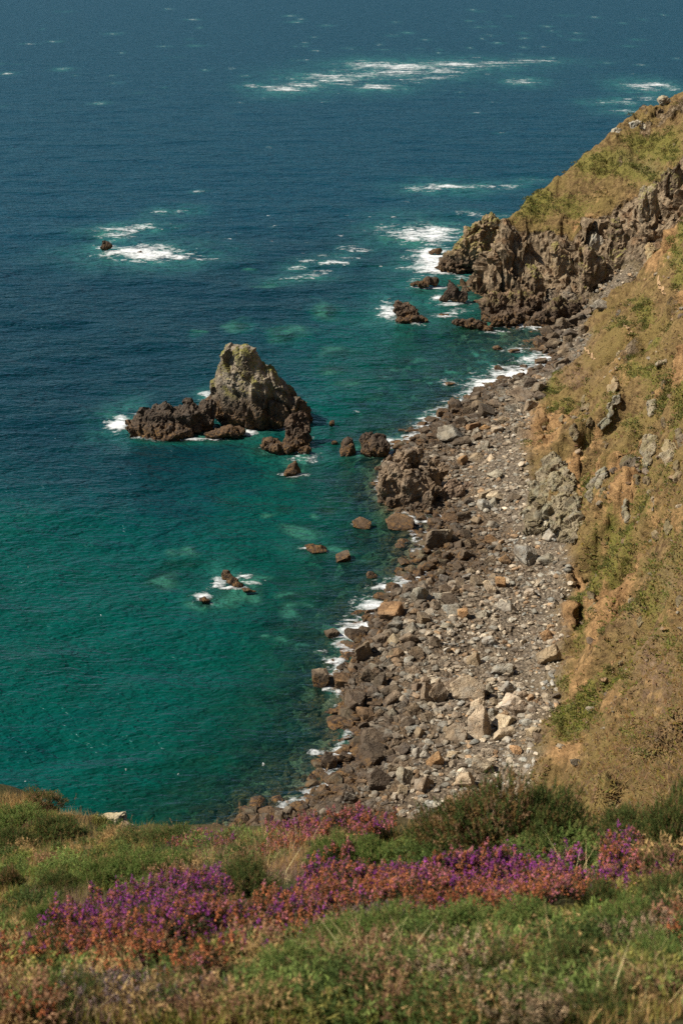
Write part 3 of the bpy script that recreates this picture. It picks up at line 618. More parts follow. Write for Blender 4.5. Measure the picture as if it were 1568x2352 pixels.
def crag(name, base, lumps, mat, seed, label, cat, voxel=.3, col=(1,1,1), amp=(.9,.32,.11), sc=(.3,.8,2.0), z=None, lean=.2, thick=.8, group=None, squash=.6):
    """lumps: (px, py centre, half width px, half height px, metres further back, depth ratio)"""
    b = at(*base, 0) if z is None else hit(*base)
    out = []
    for px, py, w, h, back, th in lumps:
        p = on_y(px, py, b[1]+back); k = mpp(p)
        out.append((p - b, (w*k, w*k*th*thick, h*k/COS)))
    sf = min(1.0, max(.3, max(max(q[1][0], q[1][2]) for q in out)/5.0)); amp = tuple(a*sf for a in amp)
    me = lump_mesh(name, out, voxel, seed, amp, sc, squash, lean)
    o = link(name, me, mat); o.location = b; o.color = (*col, 1); tag(o, label, cat, group); return o

loft('sea_stack', (600,975), [(800,532,570),(811,514,587),(828,503,600),(848,498,628),(868,496,652),(888,493,672),(908,492,686),(928,491,697),(948,494,704),(965,508,706),(982,540,700)], M_STACK, 3,
     'tall grey sea stack with yellow green turf on its pointed top', 'sea stack', .6, .25, amp=(1.0,.3,.1), sc=(.22,.55,1.4), lean=.15, back=2)
crag('sea_rock', (390,1000), [(350,965,48,32,2,.8),(385,950,34,32,3,.9),(420,968,60,34,2,.8),(455,962,42,40,3,.8),(380,985,92,20,1,.7),(432,930,17,26,5,1),(320,985,36,20,1,.8),(297,972,12,9,3,1),(475,950,24,36,4,.9)], M_SKERRY, 8,
     'long dark reef rock left of the sea stack, with a grey knob', 'sea rock', .26, amp=(.55,.24,.09))
crag('sea_rock', (485,930), [(487,925,22,24,0,1),(498,915,12,22,1,1)], M_SKERRY, 12, 'small brown rock bridging the dark reef and the sea stack', 'sea rock', .25, (1.6,1.3,1.1), (.4,.3,.15))
crag('sea_rock', (525,1000), [(525,993,38,13,0,.9),(495,998,26,9,-1,.9),(548,988,18,9,1,1)], M_SKERRY, 14, 'low rust brown rock shelf awash at the foot of the sea stack', 'sea rock', .22, (2.2,1.6,1.1), (.3,.25,.15))
crag('sea_rock', (665,1035), [(680,985,34,42,4,.9),(690,1010,28,36,2,.9),(665,1020,34,22,1,.9),(620,1020,24,14,2,.9),(650,1032,30,10,-1,.9),(695,1035,20,14,-1,.9),(612,1025,16,8,0,1)], M_SKERRY, 17,
     'rugged brown spur of wet rock in front of the sea stack', 'sea rock', .24, (1.35,1.15,1.0), (.6,.4,.2))
crag('sea_rock', (674,1085), [(674,1074,15,15,0,1),(668,1082,20,8,-.5,1),(683,1080,10,9,0,1)], M_SKERRY, 21, 'small brown rock ringed by pale submerged ledge below the stack', 'sea rock', .2, (1.3,1.1,1), (.35,.25,.12))
crag('sea_rock', (800,1040), [(800,1026,18,22,0,1),(795,1034,20,12,-.5,1),(806,1016,9,14,0,1)], M_SKERRY, 23, 'small dark pointed rock beside the larger black block by the beach', 'sea rock', .2, (.8,.75,.75), (.35,.25,.12))
crag('sea_rock', (860,1045), [(862,1022,30,30,1,.9),(845,1018,18,26,2,.9),(870,1030,26,24,0,.9),(850,1036,26,14,0,.9)], M_SKERRY, 25, 'black blocky rock standing in the shallows above the big boulder', 'sea rock', .22, (.85,.8,.8), (.5,.35,.15))
crag('sea_rock', (763,978), [(763,973,7,8,0,1)], M_SKERRY, 27, 'tiny dark rock tip in open water right of the stack', 'sea rock', .15, (.8,.7,.7), (.2,.15,.08))
crag('sea_rock', (768,1020), [(768,1017,9,5,0,1)], M_SKERRY, 28, 'tiny low rock left of the small pointed rock', 'sea rock', .15, (.9,.8,.7), (.2,.15,.08))
crag('shore_crag', (940,1165), [(912,1108,46,62,2,.9),(950,1118,46,56,1,.9),(985,1112,28,64,2.5,.9),(935,1062,34,34,4,.8),(958,1045,15,24,5,.8),(925,1042,14,16,6,.8),(992,1066,15,22,5,.8),(975,1078,20,22,4,.8),(900,1082,30,40,4,.8),(925,1148,46,28,.5,.8),(968,1150,40,26,0,.8),(1008,1090,14,26,4,.8)], M_BOULDER, 31,
     'huge brown cracked rock mass standing at the water edge of the beach', 'rock mass', .22, (.58,.48,.385), (.55,.35,.16), (.28,.65,1.6))
crag('shore_crag', (1045,1160), [(1042,1130,34,38,1,.9),(1062,1140,22,30,2,.9),(1030,1135,22,36,1,.9)], M_BOULDER, 33, 'dark brown crag close to the right of the huge cracked rock', 'rock mass', .25, (.62,.5,.42), (.6,.4,.2))
crag('sea_rock', (246,575), [(246,565,15,14,0,1),(240,570,12,9,-.5,1)], M_SKERRY, 35, 'lone brown rock in white foam far out on the left', 'sea rock', .4, (1.3,1.05,.9), (.6,.4,.2))
crag('sea_rock', (322,582), [(322,580,7,4,0,1)], M_SKERRY, 36, 'tiny rock tip in the foam right of the lone far rock', 'sea rock', .3, (1.5,1.2,1), (.3,.2,.1))
crag('sea_rock', (982,660), [(986,648,22,14,1,.9),(965,652,20,8,0,1),(998,648,10,12,1,1),(950,653,9,4,0,1)], M_SKERRY, 38, 'dark low rock nearest the headland tip, foam at its foot', 'sea rock', .3, (1.0,.9,.85), (.6,.4,.2))
crag('sea_rock', (1040,697), [(1038,675,22,24,0,.9),(1034,662,12,20,1,1),(1052,682,20,14,0,1),(1022,686,14,9,0,1)], M_SKERRY, 40, 'dark pyramid shaped rock in the water under the headland', 'sea rock', .3, (.9,.8,.78), (.7,.4,.2))
crag('sea_rock', (940,740), [(920,708,20,18,3,1),(935,718,30,18,2,.9),(955,732,28,12,0,.9),(940,735,34,9,0,.9),(910,698,10,8,4,1)], M_SKERRY, 42, 'knobbly brown rock with white foam on its left side', 'sea rock', .28, (1.25,1.05,.9), (.7,.45,.2))
crag('sea_rock', (1018,728), [(1016,725,12,5,0,1),(1024,724,7,5,0,1)], M_SKERRY, 44, 'tiny rock awash between the knobbly rock and the long reef', 'sea rock', .25, (1.5,1.3,1.1), (.3,.2,.1))
crag('sea_rock', (1092,757), [(1068,742,28,11,1,.9),(1095,745,36,13,1,.9),(1120,755,20,8,0,.9),(1048,741,12,6,1,1)], M_SKERRY, 46, 'long low brown reef beside the dark rock platform of the headland', 'sea rock', .27, (1.35,1.1,.9), (.5,.35,.2))
crag('sea_rock', (1095,695), [(1095,692,14,5,0,1)], M_SKERRY, 47, 'tiny dark rock right of the pyramid shaped rock', 'sea rock', .25, (.9,.8,.8), (.25,.2,.1))
crag('sea_rock', (532,1346), [(521,1320,13,13,.6,.8),(536,1334,17,13,.2,.8),(545,1346,15,8,-.2,.9),(528,1328,10,16,.4,.7)], M_SKERRY, 151, 'brown leaning slabs of rock awash in the green water of the cove', 'sea rock', .15, (2.1,1.5,.85), (.3,.2,.08))
crag('sea_rock', (575,1360), [(566,1355,18,5,0,1),(582,1358,12,4,0,1)], M_SKERRY, 152, 'low ledge just breaking the surface right of the leaning slabs', 'sea rock', .15, (2.3,1.8,1.1), (.2,.15,.08))
crag('sea_rock', (725,1265), [(716,1256,20,8,.3,.9),(736,1258,18,9,0,.9),(728,1264,26,5,-.2,.8)], M_SKERRY, 153, 'low brown rock awash between the leaning slabs and the beach', 'sea rock', .15, (2.1,1.5,.95), (.25,.18,.08))
crag('sea_rock', (468,1382), [(465,1377,14,6,0,1),(476,1380,9,4,0,1)], M_SKERRY, 154, 'small rock under white foam, left of the leaning slabs', 'sea rock', .15, (1.9,1.5,1), (.2,.15,.08))
crag('sea_rock', (1000,584), [(1002,577,16,8,0,1),(992,580,10,5,0,1)], M_SKERRY, 48, 'low rust coloured rock in the surf at the headland tip', 'sea rock', .3, (2.2,1.6,1.0), (.35,.25,.15))
loft('headland_stack', (1075,628), [(501,1096,1124),(512,1082,1137),(530,1068,1142),(550,1050,1143),(575,1036,1142),(595,1016,1132),(612,1001,1118),(628,1022,1095)], M_HEAD, 50,
     'brown pointed rock pinnacle at the seaward end of the headland', 'rock pinnacle', .6, .38, (.92,.82,.72), (1.1,.7,.35), (.2,.5,1.2), back=3)
crag('headland_crag', (1125,660), [(1130,610,38,52,4,.9),(1160,590,36,60,8,.9),(1115,640,34,24,1,.8),(1150,640,46,26,2,.7)], M_HEAD, 52, 'rounded brown cliff buttress just right of the headland pinnacle', 'cliff buttress', .4, (.95,.86,.74), (1.1,.6,.3), (.2,.5,1.3))
crag('rock_platform', (1180,742), [(1150,708,48,34,3,.8),(1190,705,50,36,5,.8),(1125,715,26,24,2,.8),(1170,728,66,16,0,.7),(1225,700,36,30,8,.8),(1205,725,40,18,2,.8)], M_HEAD, 54, 'dark brown bulky rock platform at the foot of the headland cliff', 'rock platform', .33, (.62,.52,.46), (1.0,.55,.25), (.25,.6,1.5))
crag('rock_platform', (1270,750), [(1270,720,40,34,3,.8),(1300,725,36,30,5,.8),(1250,735,30,20,0,.8),(1320,700,40,26,9,.8)], M_HEAD, 56, 'near black rock shelf between the platform and the scree', 'rock platform', .33, (.5,.42,.38), (.9,.5,.25), (.25,.6,1.5))
for i, (px, py, w, h, col, lab) in enumerate([(1225,640,24,40,(.85,.76,.68),'narrow brown cliff rib left of the pale rib'),(1290,600,26,46,(1.0,.9,.78),'pale brown cliff rib midway along the headland'),(1350,610,28,56,(.7,.62,.56),'dark brown cliff rib under the green ledge'),(1420,560,30,60,(.66,.6,.55),'dark purple brown cliff wall above the scree'),(1490,470,22,46,(1.0,.98,.95),'grey jagged cliff tower near the top of the headland'),(1545,420,30,46,(.6,.56,.52),'dark cliff tower at the right end of the headland'),(1370,555,18,26,(1.05,1.02,.96),'grey crag half way up the headland slope'),(1460,290,22,14,(1.3,1.28,1.2),'pale grey crest rocks on the headland skyline'),(1420,302,18,10,(1.3,1.28,1.2),'low pale rocks lower on the headland skyline'),(1530,232,26,12,(1.2,1.15,1.05),'pale brown crest rocks high on the headland skyline')]):
    crag('cliff_rib', (px, py+h), [(px,py,w,h,1.5,.7),(px+w*.5,py+h*.3,w*.8,h*.7,1.5,.7),(px-w*.4,py-h*.3,w*.6,h*.6,2.5,.7)], M_HEAD if i < 6 else M_CRAG, 60+i, lab, 'cliff crag', .36, col, (.7,.35,.15), (.25,.6,1.5), z=1, squash=.4)

# grey outcrops on the near hillside
OUT = [(1262,1150,[(1262,1120,40,52,3,.5),(1290,1160,36,62,2,.5),(1235,1165,34,40,2,.5),(1220,1190,22,24,0,.5),(1318,1190,20,52,2,.5),(1275,1085,24,24,5,.5),(1250,1200,36,30,1,.5),(1300,1225,16,24,0,.5)],(.95,.93,.84),'broad blue grey slab outcrop rising from the back of the beach'),
       (1500,1080,[(1488,1050,18,34,1,.5),(1500,1030,16,22,1,.5)],(1,.98,.9),'grey slab left of the tall pale fin on the upper slope'),
       (1535,1075,[(1535,1070,22,60,1,.5),(1520,1120,18,40,0,.5),(1552,1030,18,26,2,.5)],(1.15,1.05,.9),'tall pale tan rock fin on the upper right slope'),
       (1565,1045,[(1568,1030,16,40,1,.6)],(.7,.65,.6),'dark brown rock at the right edge above the pale fin'),
       (1450,1090,[(1440,1075,18,26,0,.5),(1460,1085,12,30,0,.5)],(.5,.45,.4),'dark hollow left of the grey slab, its shade coloured into rock'),  # a hollow: its shade is put in as a dark tint on slabs
       (1405,945,[(1400,948,13,20,0,.5),(1415,940,14,10,0,.5)],(.95,.98,.98),'grey leaning slab in the middle of the slope'),
       (1390,975,[(1385,980,18,14,0,.5)],(.9,.94,.94),'lower grey slab beneath the leaning slab'),
       (1440,840,[(1440,825,16,36,0,.5),(1420,830,12,26,1,.5),(1455,850,12,22,0,.5)],(1.15,1.06,.9),'cluster of pale tan slabs high on the slope'),
       (1410,900,[(1412,890,10,22,0,.5),(1402,905,10,16,0,.5)],(1.2,1.05,.85),'sandy rock strip below the cluster of pale tan slabs'),
       (1500,935,[(1497,938,13,17,0,.5)],(1.05,1.03,1.0),'rounded pale rock in the green patch'),
       (1380,1110,[(1376,1105,10,18,0,.5),(1385,1090,9,12,0,.5)],(.95,.97,.97),'small grey slab above the bright green patch'),
       (1360,1140,[(1357,1135,12,20,0,.5),(1350,1120,8,14,0,.5)],(.95,.97,.97),'pointed grey slab right of the broad outcrop'),
       (1432,1190,[(1432,1180,9,18,0,.5),(1440,1198,8,14,0,.5)],(.98,.98,.95),'narrow grey fin inside the bright green strip'),
       (1560,1000,[(1560,1000,10,12,0,.5)],(.8,.75,.7),'small brown rock at the right edge of the slope'),
       (1500,1170,[(1500,1165,12,16,0,.5)],(1.1,1.05,.95),'small pale ledge below the tall rock fin'),
       (1451,1386,[(1451,1384,6,9,0,.7)],(1.3,1.3,1.25),'single pale standing stone on the lower slope'),
       (1520,840,[(1523,835,9,13,0,.5),(1510,845,8,8,0,.5)],(1.05,1.0,.92),'small pale rocks high at the right'),
       (1497,800,[(1495,800,8,18,0,.5)],(1.0,1.0,.98),'slim grey slab near the top of the trail'),
       (1560,1385,[(1560,1385,14,14,0,.6)],(.5,.44,.38),'dark hollow rock at the right edge of the lower slope'),
       (1490,590,[(1492,585,10,34,0,.5),(1500,560,9,22,1,.5)],(1.35,1.15,.85),'sandy bluff edge above the scree gully')]
for i, (px, py, L, col, lab) in enumerate(OUT):
    col = (col[0]*.86, col[1]*.82, col[2]*.74)
    slope_crag('rock_outcrop', L, M_CRAG, 90+i, lab, 'rock outcrop', .17, col, (.5,.32,.16) if i == 0 else (.2,.13,.07), group='outcrops on the hillside')

lr = np.random.default_rng(44); nled = 0
while nled < 18:
    px, py = lr.uniform(1250, 1568), lr.uniform(760, 1560)
    p = hit(px, py)
    if fieldat(SHING, p[0], p[1]) > .2 or p[2] < 6 or np.hypot(p[0], p[1]) > 280: continue
    w = lr.uniform(5, 11); nled += 1; c = lr.uniform(.85, 1.1)
    slope_crag('rock_ledge', [(px, py, w, w*lr.uniform(1.0, 2.0)), (px+w*.7, py+w*.7, w*.7, w)], M_CRAG, 130+nled, 'small weathered ledge of rock poking through the brown slope', 'rock ledge', .17, (c*.62, c*.53, c*.40), (.16,.1,.06), group='small rock ledges scattered over the hillside')

# boulders: variants shared by all copies
NVAR = 14
BV = []
for k in range(NVAR):
    r = np.random.default_rng(200+k); dims = (1.0, r.uniform(.7,1.0), r.uniform(.5,.85))
    P, F = rock_verts(4, 300+k, int(r.integers(8, 12)), .012, .05, dims)
    BV.append(mesh_np('boulder', P, F, False))
    BV[-1].materials.append(M_BOULDER)
TONE = dict(rust=(.86,.58,.34), brown=(.60,.51,.41), dark=(.33,.285,.24), grey=(.72,.72,.68), tan=(.95,.84,.68), pale=(1.12,1.03,.89))
TONEW = dict(rust='rust brown', brown='brown', dark='dark wet', grey='grey', tan='tan', pale='pale')
BL = []
def Z5(x, y): return 705.5+.4199*x, 1175.8+.4199*y
def Z4(x, y): return 752.5+.36*x, 658.4+.36*y
for x, y, w, h, t in [(300,62,90,60,'rust'),(508,52,130,75,'rust'),(700,150,135,110,'tan'),(345,345,65,40,'dark'),(500,318,55,35,'rust'),(480,430,80,60,'dark'),(560,432,95,70,'brown'),(610,460,120,90,'grey'),(465,552,120,75,'rust'),(330,588,60,45,'brown'),(275,675,125,65,'dark'),(130,665,75,55,'brown'),
    (70,905,105,125,'brown'),(190,848,55,50,'dark'),(200,930,100,70,'rust'),(250,1045,130,115,'brown'),(320,1112,90,70,'rust'),(345,1240,165,95,'brown'),(215,1292,60,50,'brown'),(130,1355,115,100,'dark'),(350,1330,170,110,'dark'),(300,775,95,100,'brown'),(555,692,95,65,'brown'),(690,712,80,60,'dark'),
    (880,965,165,160,'tan'),(785,930,80,130,'brown'),(725,990,120,130,'brown'),(650,1000,100,120,'brown'),(935,1045,80,120,'tan'),(990,985,70,65,'grey'),(1100,970,100,70,'grey'),(1135,1062,165,100,'pale'),(1075,1142,120,75,'pale'),(1065,1217,110,75,'tan'),(945,1175,140,180,'tan'),(820,1212,110,100,'brown'),
    (615,1202,60,80,'brown'),(590,1082,80,70,'brown'),(470,978,140,60,'dark'),(455,1037,110,60,'brown'),(950,1378,120,90,'pale'),(710,1358,110,90,'rust'),(1120,1442,80,50,'brown'),(865,1472,115,90,'tan'),(390,1465,110,120,'dark'),(540,1452,100,80,'grey'),(1335,785,150,100,'brown'),(1305,672,70,60,'rust'),
    (915,822,80,60,'brown'),(1060,862,110,70,'grey'),(1190,245,100,115,'grey'),(1090,268,80,50,'rust'),(1310,268,90,60,'grey'),(1000,152,60,50,'rust'),(1220,445,70,60,'pale'),(1330,128,80,50,'grey'),(1000,702,90,60,'grey'),(400,930,80,60,'dark'),(330,900,90,70,'brown'),(380,880,70,55,'brown'),(430,840,70,55,'grey'),
    (290,1010,70,50,'dark'),(400,1110,70,55,'brown'),(560,1150,90,60,'dark'),(520,1290,90,65,'dark'),(450,1330,80,60,'brown'),(600,1320,80,60,'grey'),(620,1500,120,80,'brown'),(800,1330,80,50,'tan'),(1230,1210,70,60,'tan'),(1260,1240,60,50,'brown'),(1180,1000,60,50,'brown'),(1010,1100,60,40,'grey'),(1140,1310,60,50,'rust'),
    (780,480,90,60,'dark'),(720,460,80,55,'grey'),(850,560,70,55,'rust'),(800,540,110,60,'grey'),(690,520,70,55,'brown'),(640,590,70,55,'brown'),(600,770,70,55,'brown'),(960,560,70,50,'grey'),(1110,530,80,55,'grey'),(1050,510,70,50,'grey'),(900,180,70,50,'brown'),(870,130,60,50,'dark'),(760,250,70,55,'dark'),(830,300,70,50,'brown'),(1060,390,60,50,'rust'),
    (690,60,80,50,'brown'),(640,215,100,35,'rust'),(620,30,60,30,'brown'),(560,360,70,40,'dark'),(1000,430,60,50,'tan'),(930,390,70,55,'brown')]:
    BL.append((*Z5(x, y), w*.42, h*.42, t))
for x, y, w, h, t in [(800,945,190,110,'grey'),(845,990,120,60,'dark'),(920,893,90,40,'rust'),(1000,907,70,40,'rust'),(655,847,80,40,'brown'),(610,985,70,35,'brown'),(440,995,60,30,'dark'),(1290,615,85,60,'dark'),(1240,695,170,90,'brown'),(1340,650,110,60,'brown'),(955,667,58,45,'brown'),(1080,522,62,42,'brown'),(1100,642,70,30,'dark'),(1025,707,55,32,'dark'),
    (1380,397,90,35,'rust'),(1500,435,120,50,'brown'),(1545,385,70,45,'dark'),(1290,765,110,60,'brown'),(1080,752,120,50,'brown'),(900,792,85,50,'brown'),(800,795,60,40,'brown'),(770,830,60,40,'dark'),(750,860,70,35,'brown'),(940,1095,100,60,'brown'),(850,1115,80,60,'rust'),(1080,1335,115,50,'pale'),(1190,1350,100,45,'dark'),(990,1395,110,65,'grey'),(1060,1390,70,50,'grey'),
    (1190,600,70,35,'brown'),(1310,560,70,30,'brown'),(1300,535,80,30,'dark'),(1350,515,70,35,'brown'),(1400,570,70,40,'dark'),(1250,510,50,25,'brown'),(1180,412,70,25,'rust'),(1430,540,100,50,'brown'),(1480,500,100,45,'brown'),(1180,690,90,45,'brown'),(1360,700,100,50,'dark'),(1350,480,80,35,'brown'),(1420,330,110,60,'brown'),(1480,300,90,60,'dark'),(1370,350,80,50,'brown'),(1530,340,70,60,'brown'),(1440,270,90,50,'brown'),(600,875,70,30,'brown'),(500,1030,70,40,'brown'),
    (1180,780,90,45,'grey'),(1020,800,110,50,'dark'),(930,830,100,40,'grey'),(1120,860,80,45,'brown'),(660,955,80,30,'rust'),(960,960,90,55,'brown'),(1000,870,80,40,'brown'),(905,1370,60,50,'dark'),(600,1480,60,40,'brown'),(690,1460,50,40,'brown')]:
    BL.append((*Z4(x, y), w*.36, h*.36, t))
BL += [(1141,798,22,10,'tan'),(785,1281,36,10,'brown'),(1031,881,26,8,'tan'),(620,1868,60,14,'rust'),(570,1872,34,10,'brown'),(760,1855,50,24,'dark'),(1260,762,40,26,'dark'),(1290,748,40,28,'brown'),(1320,738,40,26,'dark'),(1350,718,34,24,'brown'),(1275,790,40,22,'brown'),(1310,770,38,24,'dark'),(1340,760,34,22,'brown'),(1242,792,34,20,'dark'),(1380,700,30,20,'grey'),(1300,800,34,20,'brown')]
placed = []
cols_used = {}
def region_word(px, py, wet):
    if py < 800: return 'on scree under the headland cliff' if px > 1240 else 'in shallows off the scree'
    if wet:
        if py < 985: return 'in surf at beach far end'
        if py < 1180: return 'in water beside huge cracked rock'
        if py < 1330: return 'in shallows below huge cracked rock'
        if py < 1560: return 'in surf along beach middle'
        return 'in surf along beach near end'
    if py < 985: return 'on the far end of the beach'
    if py < 1180: return 'between huge cracked rock and slope'
    if py < 1330: return 'below the grey slab outcrop'
    if py < 1480: return 'on upper middle of beach'
    if py < 1640: return 'on lower middle of beach'
    return 'on beach near end'
def coast_x(py):
    ys = [c[1] for c in COAST]; xs = [c[0] for c in COAST]; o = np.argsort(ys)
    return float(np.interp(py, np.array(ys)[o], np.array(xs)[o]))
LABELS = {}
def put_boulder(px, py, w, h, tone, rnd=None, emb=.28):
    k = len(placed); r = random.Random(1000+k)
    p = hit(px, py + h*.3); s = mpp(p)
    if p[2] <= .01: p = at(px, py + h*.3, 0)
    a = w*s*.5; hh = h*s*.5
    var = r.randrange(NVAR)
    o = bpy.data.objects.new('boulder', BV[var]); C.objects.link(o)
    a *= 1.16; hh *= 1.16; zs = min(hh*1.25, a*1.5); o.scale = (a*1.04, a*r.uniform(.75,1.1), max(zs, a*.4)/.7)
    o.rotation_euler = (r.uniform(-.25,.25), r.uniform(-.3,.3), r.choice((0, math.pi)) + r.uniform(-.45,.45))
    o.location = (p[0], p[1], p[2] + max(zs, a*.4)*(.6-emb))
    c = TONE[tone]; j = r.uniform(.86, 1.14)*(.78+.3*min(1, max(0, (px-coast_x(py))/200))); o.color = (c[0]*j, c[1]*j, c[2]*j*r.uniform(.94,1.05), 1)
    size = 'large' if w > 48 else ('mid sized' if w > 32 else 'small')
    shape = 'tall' if h > .95*w else ('flat' if h < .52*w else 'angular')
    wet = px < coast_x(py) + 6
    lab = f"{size} {shape} {TONEW[tone]} boulder {region_word(px, py, wet)}"
    LABELS.setdefault(lab, []).append((px, py, o))
    tag(o, lab, 'boulder', 'boulders strewn along the beach')
    placed.append((p[0], p[1], a)); return o
for b in BL: put_boulder(*b)
nb_r = np.random.default_rng(77)
for i in range(900):
    if len(placed) >= 286: break
    py = nb_r.uniform(900, 1850); cx = coast_x(py)
    px = cx + abs(nb_r.normal(0, 95)) - 8
    if px > 1290 or (865 < px < 1085 and 1020 < py < 1180) or px < 700: continue
    p = hit(px, py); w = nb_r.uniform(18, 34)
    if any((p[0]-q[0])**2+(p[1]-q[1])**2 < (q[2]+w*mpp(p)*.42)**2 for q in placed): continue
    if px < cx+50: t = nb_r.choice(['dark','brown','rust','brown'])
    else: t = nb_r.choice(['grey','brown','tan','grey','brown'])
    put_boulder(px, py, w, w*nb_r.uniform(.5,.9), str(t))
# boulders that look the same share a label; tell the few same-labelled apart by their place
for lab, lst in LABELS.items():
    if len(lst) == 2:
        lst.sort(key=lambda q: q[0]); dx = lst[1][0]-lst[0][0]
        if dx > 25:
            lst[0][2]['label'] = lab + ', seaward of two'; lst[1][2]['label'] = lab + ', landward of two'
        else:
            lst.sort(key=lambda q: q[1]); lst[0][2]['label'] = lab + ', farther of two'; lst[1][2]['label'] = lab + ', nearer of two'
    elif len(lst) == 3:
        lst.sort(key=lambda q: q[1])
        for (q, w) in zip(lst, ('farthest', 'middle', 'nearest')): q[2]['label'] = lab + f', {w} of three'

# the loose stones of the beach: far too many to count
def scatter_stones(n, cond, smin, smax, seed, pal, sub_=2):
    r = np.random.default_rng(seed); base = []
    for k in range(10):
        P, F = rock_verts(sub_, 500+k+seed, 8, .012, .03, (1, r.uniform(.5,.95), r.uniform(.35,.7))); base.append((P, F))
    px = []; x = r.uniform(-25, 75, n*6); y = r.uniform(95, 345, n*6); d = np.hypot(x, y); w = (130/d)**1.0; keep = (r.random(n*6) < np.clip(w, 0, 1))
    x, y = x[keep], y[keep]; z = height(x, y); ok = cond(x, y, z); x, y, z = x[ok][:n], y[ok][:n], z[ok][:n]
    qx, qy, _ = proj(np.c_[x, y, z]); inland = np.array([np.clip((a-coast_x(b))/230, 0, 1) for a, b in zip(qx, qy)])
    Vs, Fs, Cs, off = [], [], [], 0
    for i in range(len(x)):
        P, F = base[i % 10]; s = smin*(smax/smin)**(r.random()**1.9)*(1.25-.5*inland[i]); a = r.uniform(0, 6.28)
        ca, sa = math.cos(a), math.sin(a); t = r.uniform(-.4, .4); Q = P*s
        Q = np.c_[Q[:,0], Q[:,1]*math.cos(t)-Q[:,2]*math.sin(t), Q[:,1]*math.sin(t)+Q[:,2]*math.cos(t)]
        Q = np.c_[Q[:,0]*ca-Q[:,1]*sa, Q[:,0]*sa+Q[:,1]*ca, Q[:,2]]
        Vs.append(Q + np.array([x[i], y[i], z[i]+s*.18])); Fs.append(F+off); off += len(P)
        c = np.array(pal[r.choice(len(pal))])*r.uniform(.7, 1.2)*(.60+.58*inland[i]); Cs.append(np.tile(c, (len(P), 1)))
    return np.vstack(Vs), np.vstack(Fs), np.vstack(Cs)
PAL = [(.74,.70,.62),(.92,.85,.74),(.68,.69,.67),(.64,.67,.66),(.55,.49,.42),(1.1,1.03,.92),(.80,.60,.42),(.58,.51,.44),(.42,.37,.32),(.72,.70,.66)]
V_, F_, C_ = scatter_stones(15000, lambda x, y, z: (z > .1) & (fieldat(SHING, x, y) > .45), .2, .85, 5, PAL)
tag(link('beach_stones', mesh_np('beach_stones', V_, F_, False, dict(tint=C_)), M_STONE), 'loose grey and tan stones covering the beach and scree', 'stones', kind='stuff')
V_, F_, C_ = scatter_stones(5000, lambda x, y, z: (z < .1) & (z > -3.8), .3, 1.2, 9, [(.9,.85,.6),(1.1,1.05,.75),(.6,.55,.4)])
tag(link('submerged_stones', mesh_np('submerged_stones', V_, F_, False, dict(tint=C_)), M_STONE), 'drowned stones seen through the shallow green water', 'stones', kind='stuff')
V_, F_, C_ = scatter_stones(3000, lambda x, y, z: (z > 4) & (fieldat(SHING, x, y) < .5) & (fieldat(soilw, x, y)*.8 + fbm2(x*.16, y*.16, 3, 211) > .3) & (np.hypot(x,y) < 300), .1, 1.0, 13, [(.60,.47,.35),(.5,.36,.24),(.62,.56,.47),(.50,.47,.41),(.38,.31,.25)])
tag(link('slope_stones', mesh_np('slope_stones', V_, F_, False, dict(tint=C_)), M_STONE), 'small loose stones lying on the bare earth of the slope', 'stones', kind='stuff')

# ---------------------------------------------------------------- low growth on the hillside
def tufts(n, seed):
    r = np.random.default_rng(seed); th_ = r.uniform(np.radians(5), np.radians(16), n*3); r_ = 1/r.uniform(1/350, 1/62, n*3); nr = r.random(n*3) < .22; r_ = np.where(nr, 1/r.uniform(1/64, 1/30, n*3), r_); th_ = np.where(nr, r.uniform(np.radians(10), np.radians(17), n*3), th_); x = r_*np.sin(th_); y = r_*np.cos(th_); z = height(x, y)
    px, py, dep = proj(np.c_[x, y, z])
    g = fieldat(greenw, x, y); rk = fieldat(rockw, x, y); sh = fieldat(SHING, x, y); so_ = fieldat(soilw, x, y)
    clump = fbm2(x*.45, y*.45, 3, 131)
    ok = (z > 4) & (sh < .4) & (rk < .5) & (px < 1800) & (r.random(len(x)) < .25 + .8*g + .5*np.clip(clump, 0, 1) - .5*so_)
    x, y, z, g = [a[ok][:n] for a in (x, y, z, g)]; m = len(x); dep = dep[ok][:n]
    nb = 6
    X = np.repeat(x, nb) + r.normal(0, .16, m*nb); Y = np.repeat(y, nb) + r.normal(0, .16, m*nb); Zb = np.repeat(z, nb) - .06; gg = np.repeat(g, nb)
    h = r.uniform(.06, .2, m*nb)*np.repeat(np.clip(np.hypot(x, y)/150, .6, 1.5), nb)*np.where(gg > .4, 1.3, 1); a = r.uniform(0, 6.28, m*nb); w = r.uniform(.05, .12, m*nb)*np.repeat(np.clip(np.hypot(x, y)/100, .2, 1.2), nb)
    lx = r.normal(.05, .2, m*nb); ly = r.normal(.12, .2, m*nb)
    A = np.c_[X-np.cos(a)*w, Y-np.sin(a)*w, Zb]; B = np.c_[X+np.cos(a)*w, Y+np.sin(a)*w, Zb]; T = np.c_[X+lx, Y+ly, Zb+h]
    V = np.stack([A, B, T], 1).reshape(-1, 3); F = np.arange(len(V)).reshape(-1, 3)
    isg = (r.random(m) < np.clip(g*1.1, 0, .85) + .05)
    dryc = np.array([.265,.175,.072])*r.uniform(.6, 1.15, (m, 1)) + r.normal(0, .012, (m, 3)); grc = np.array([.165,.17,.035])*r.uniform(.55, 1.25, (m, 1)) + r.normal(0, .01, (m, 3))
    c = np.where(isg[:, None], grc, dryc); c = np.clip(c, .02, .6)
    return V, F, np.repeat(c, nb*3, 0)
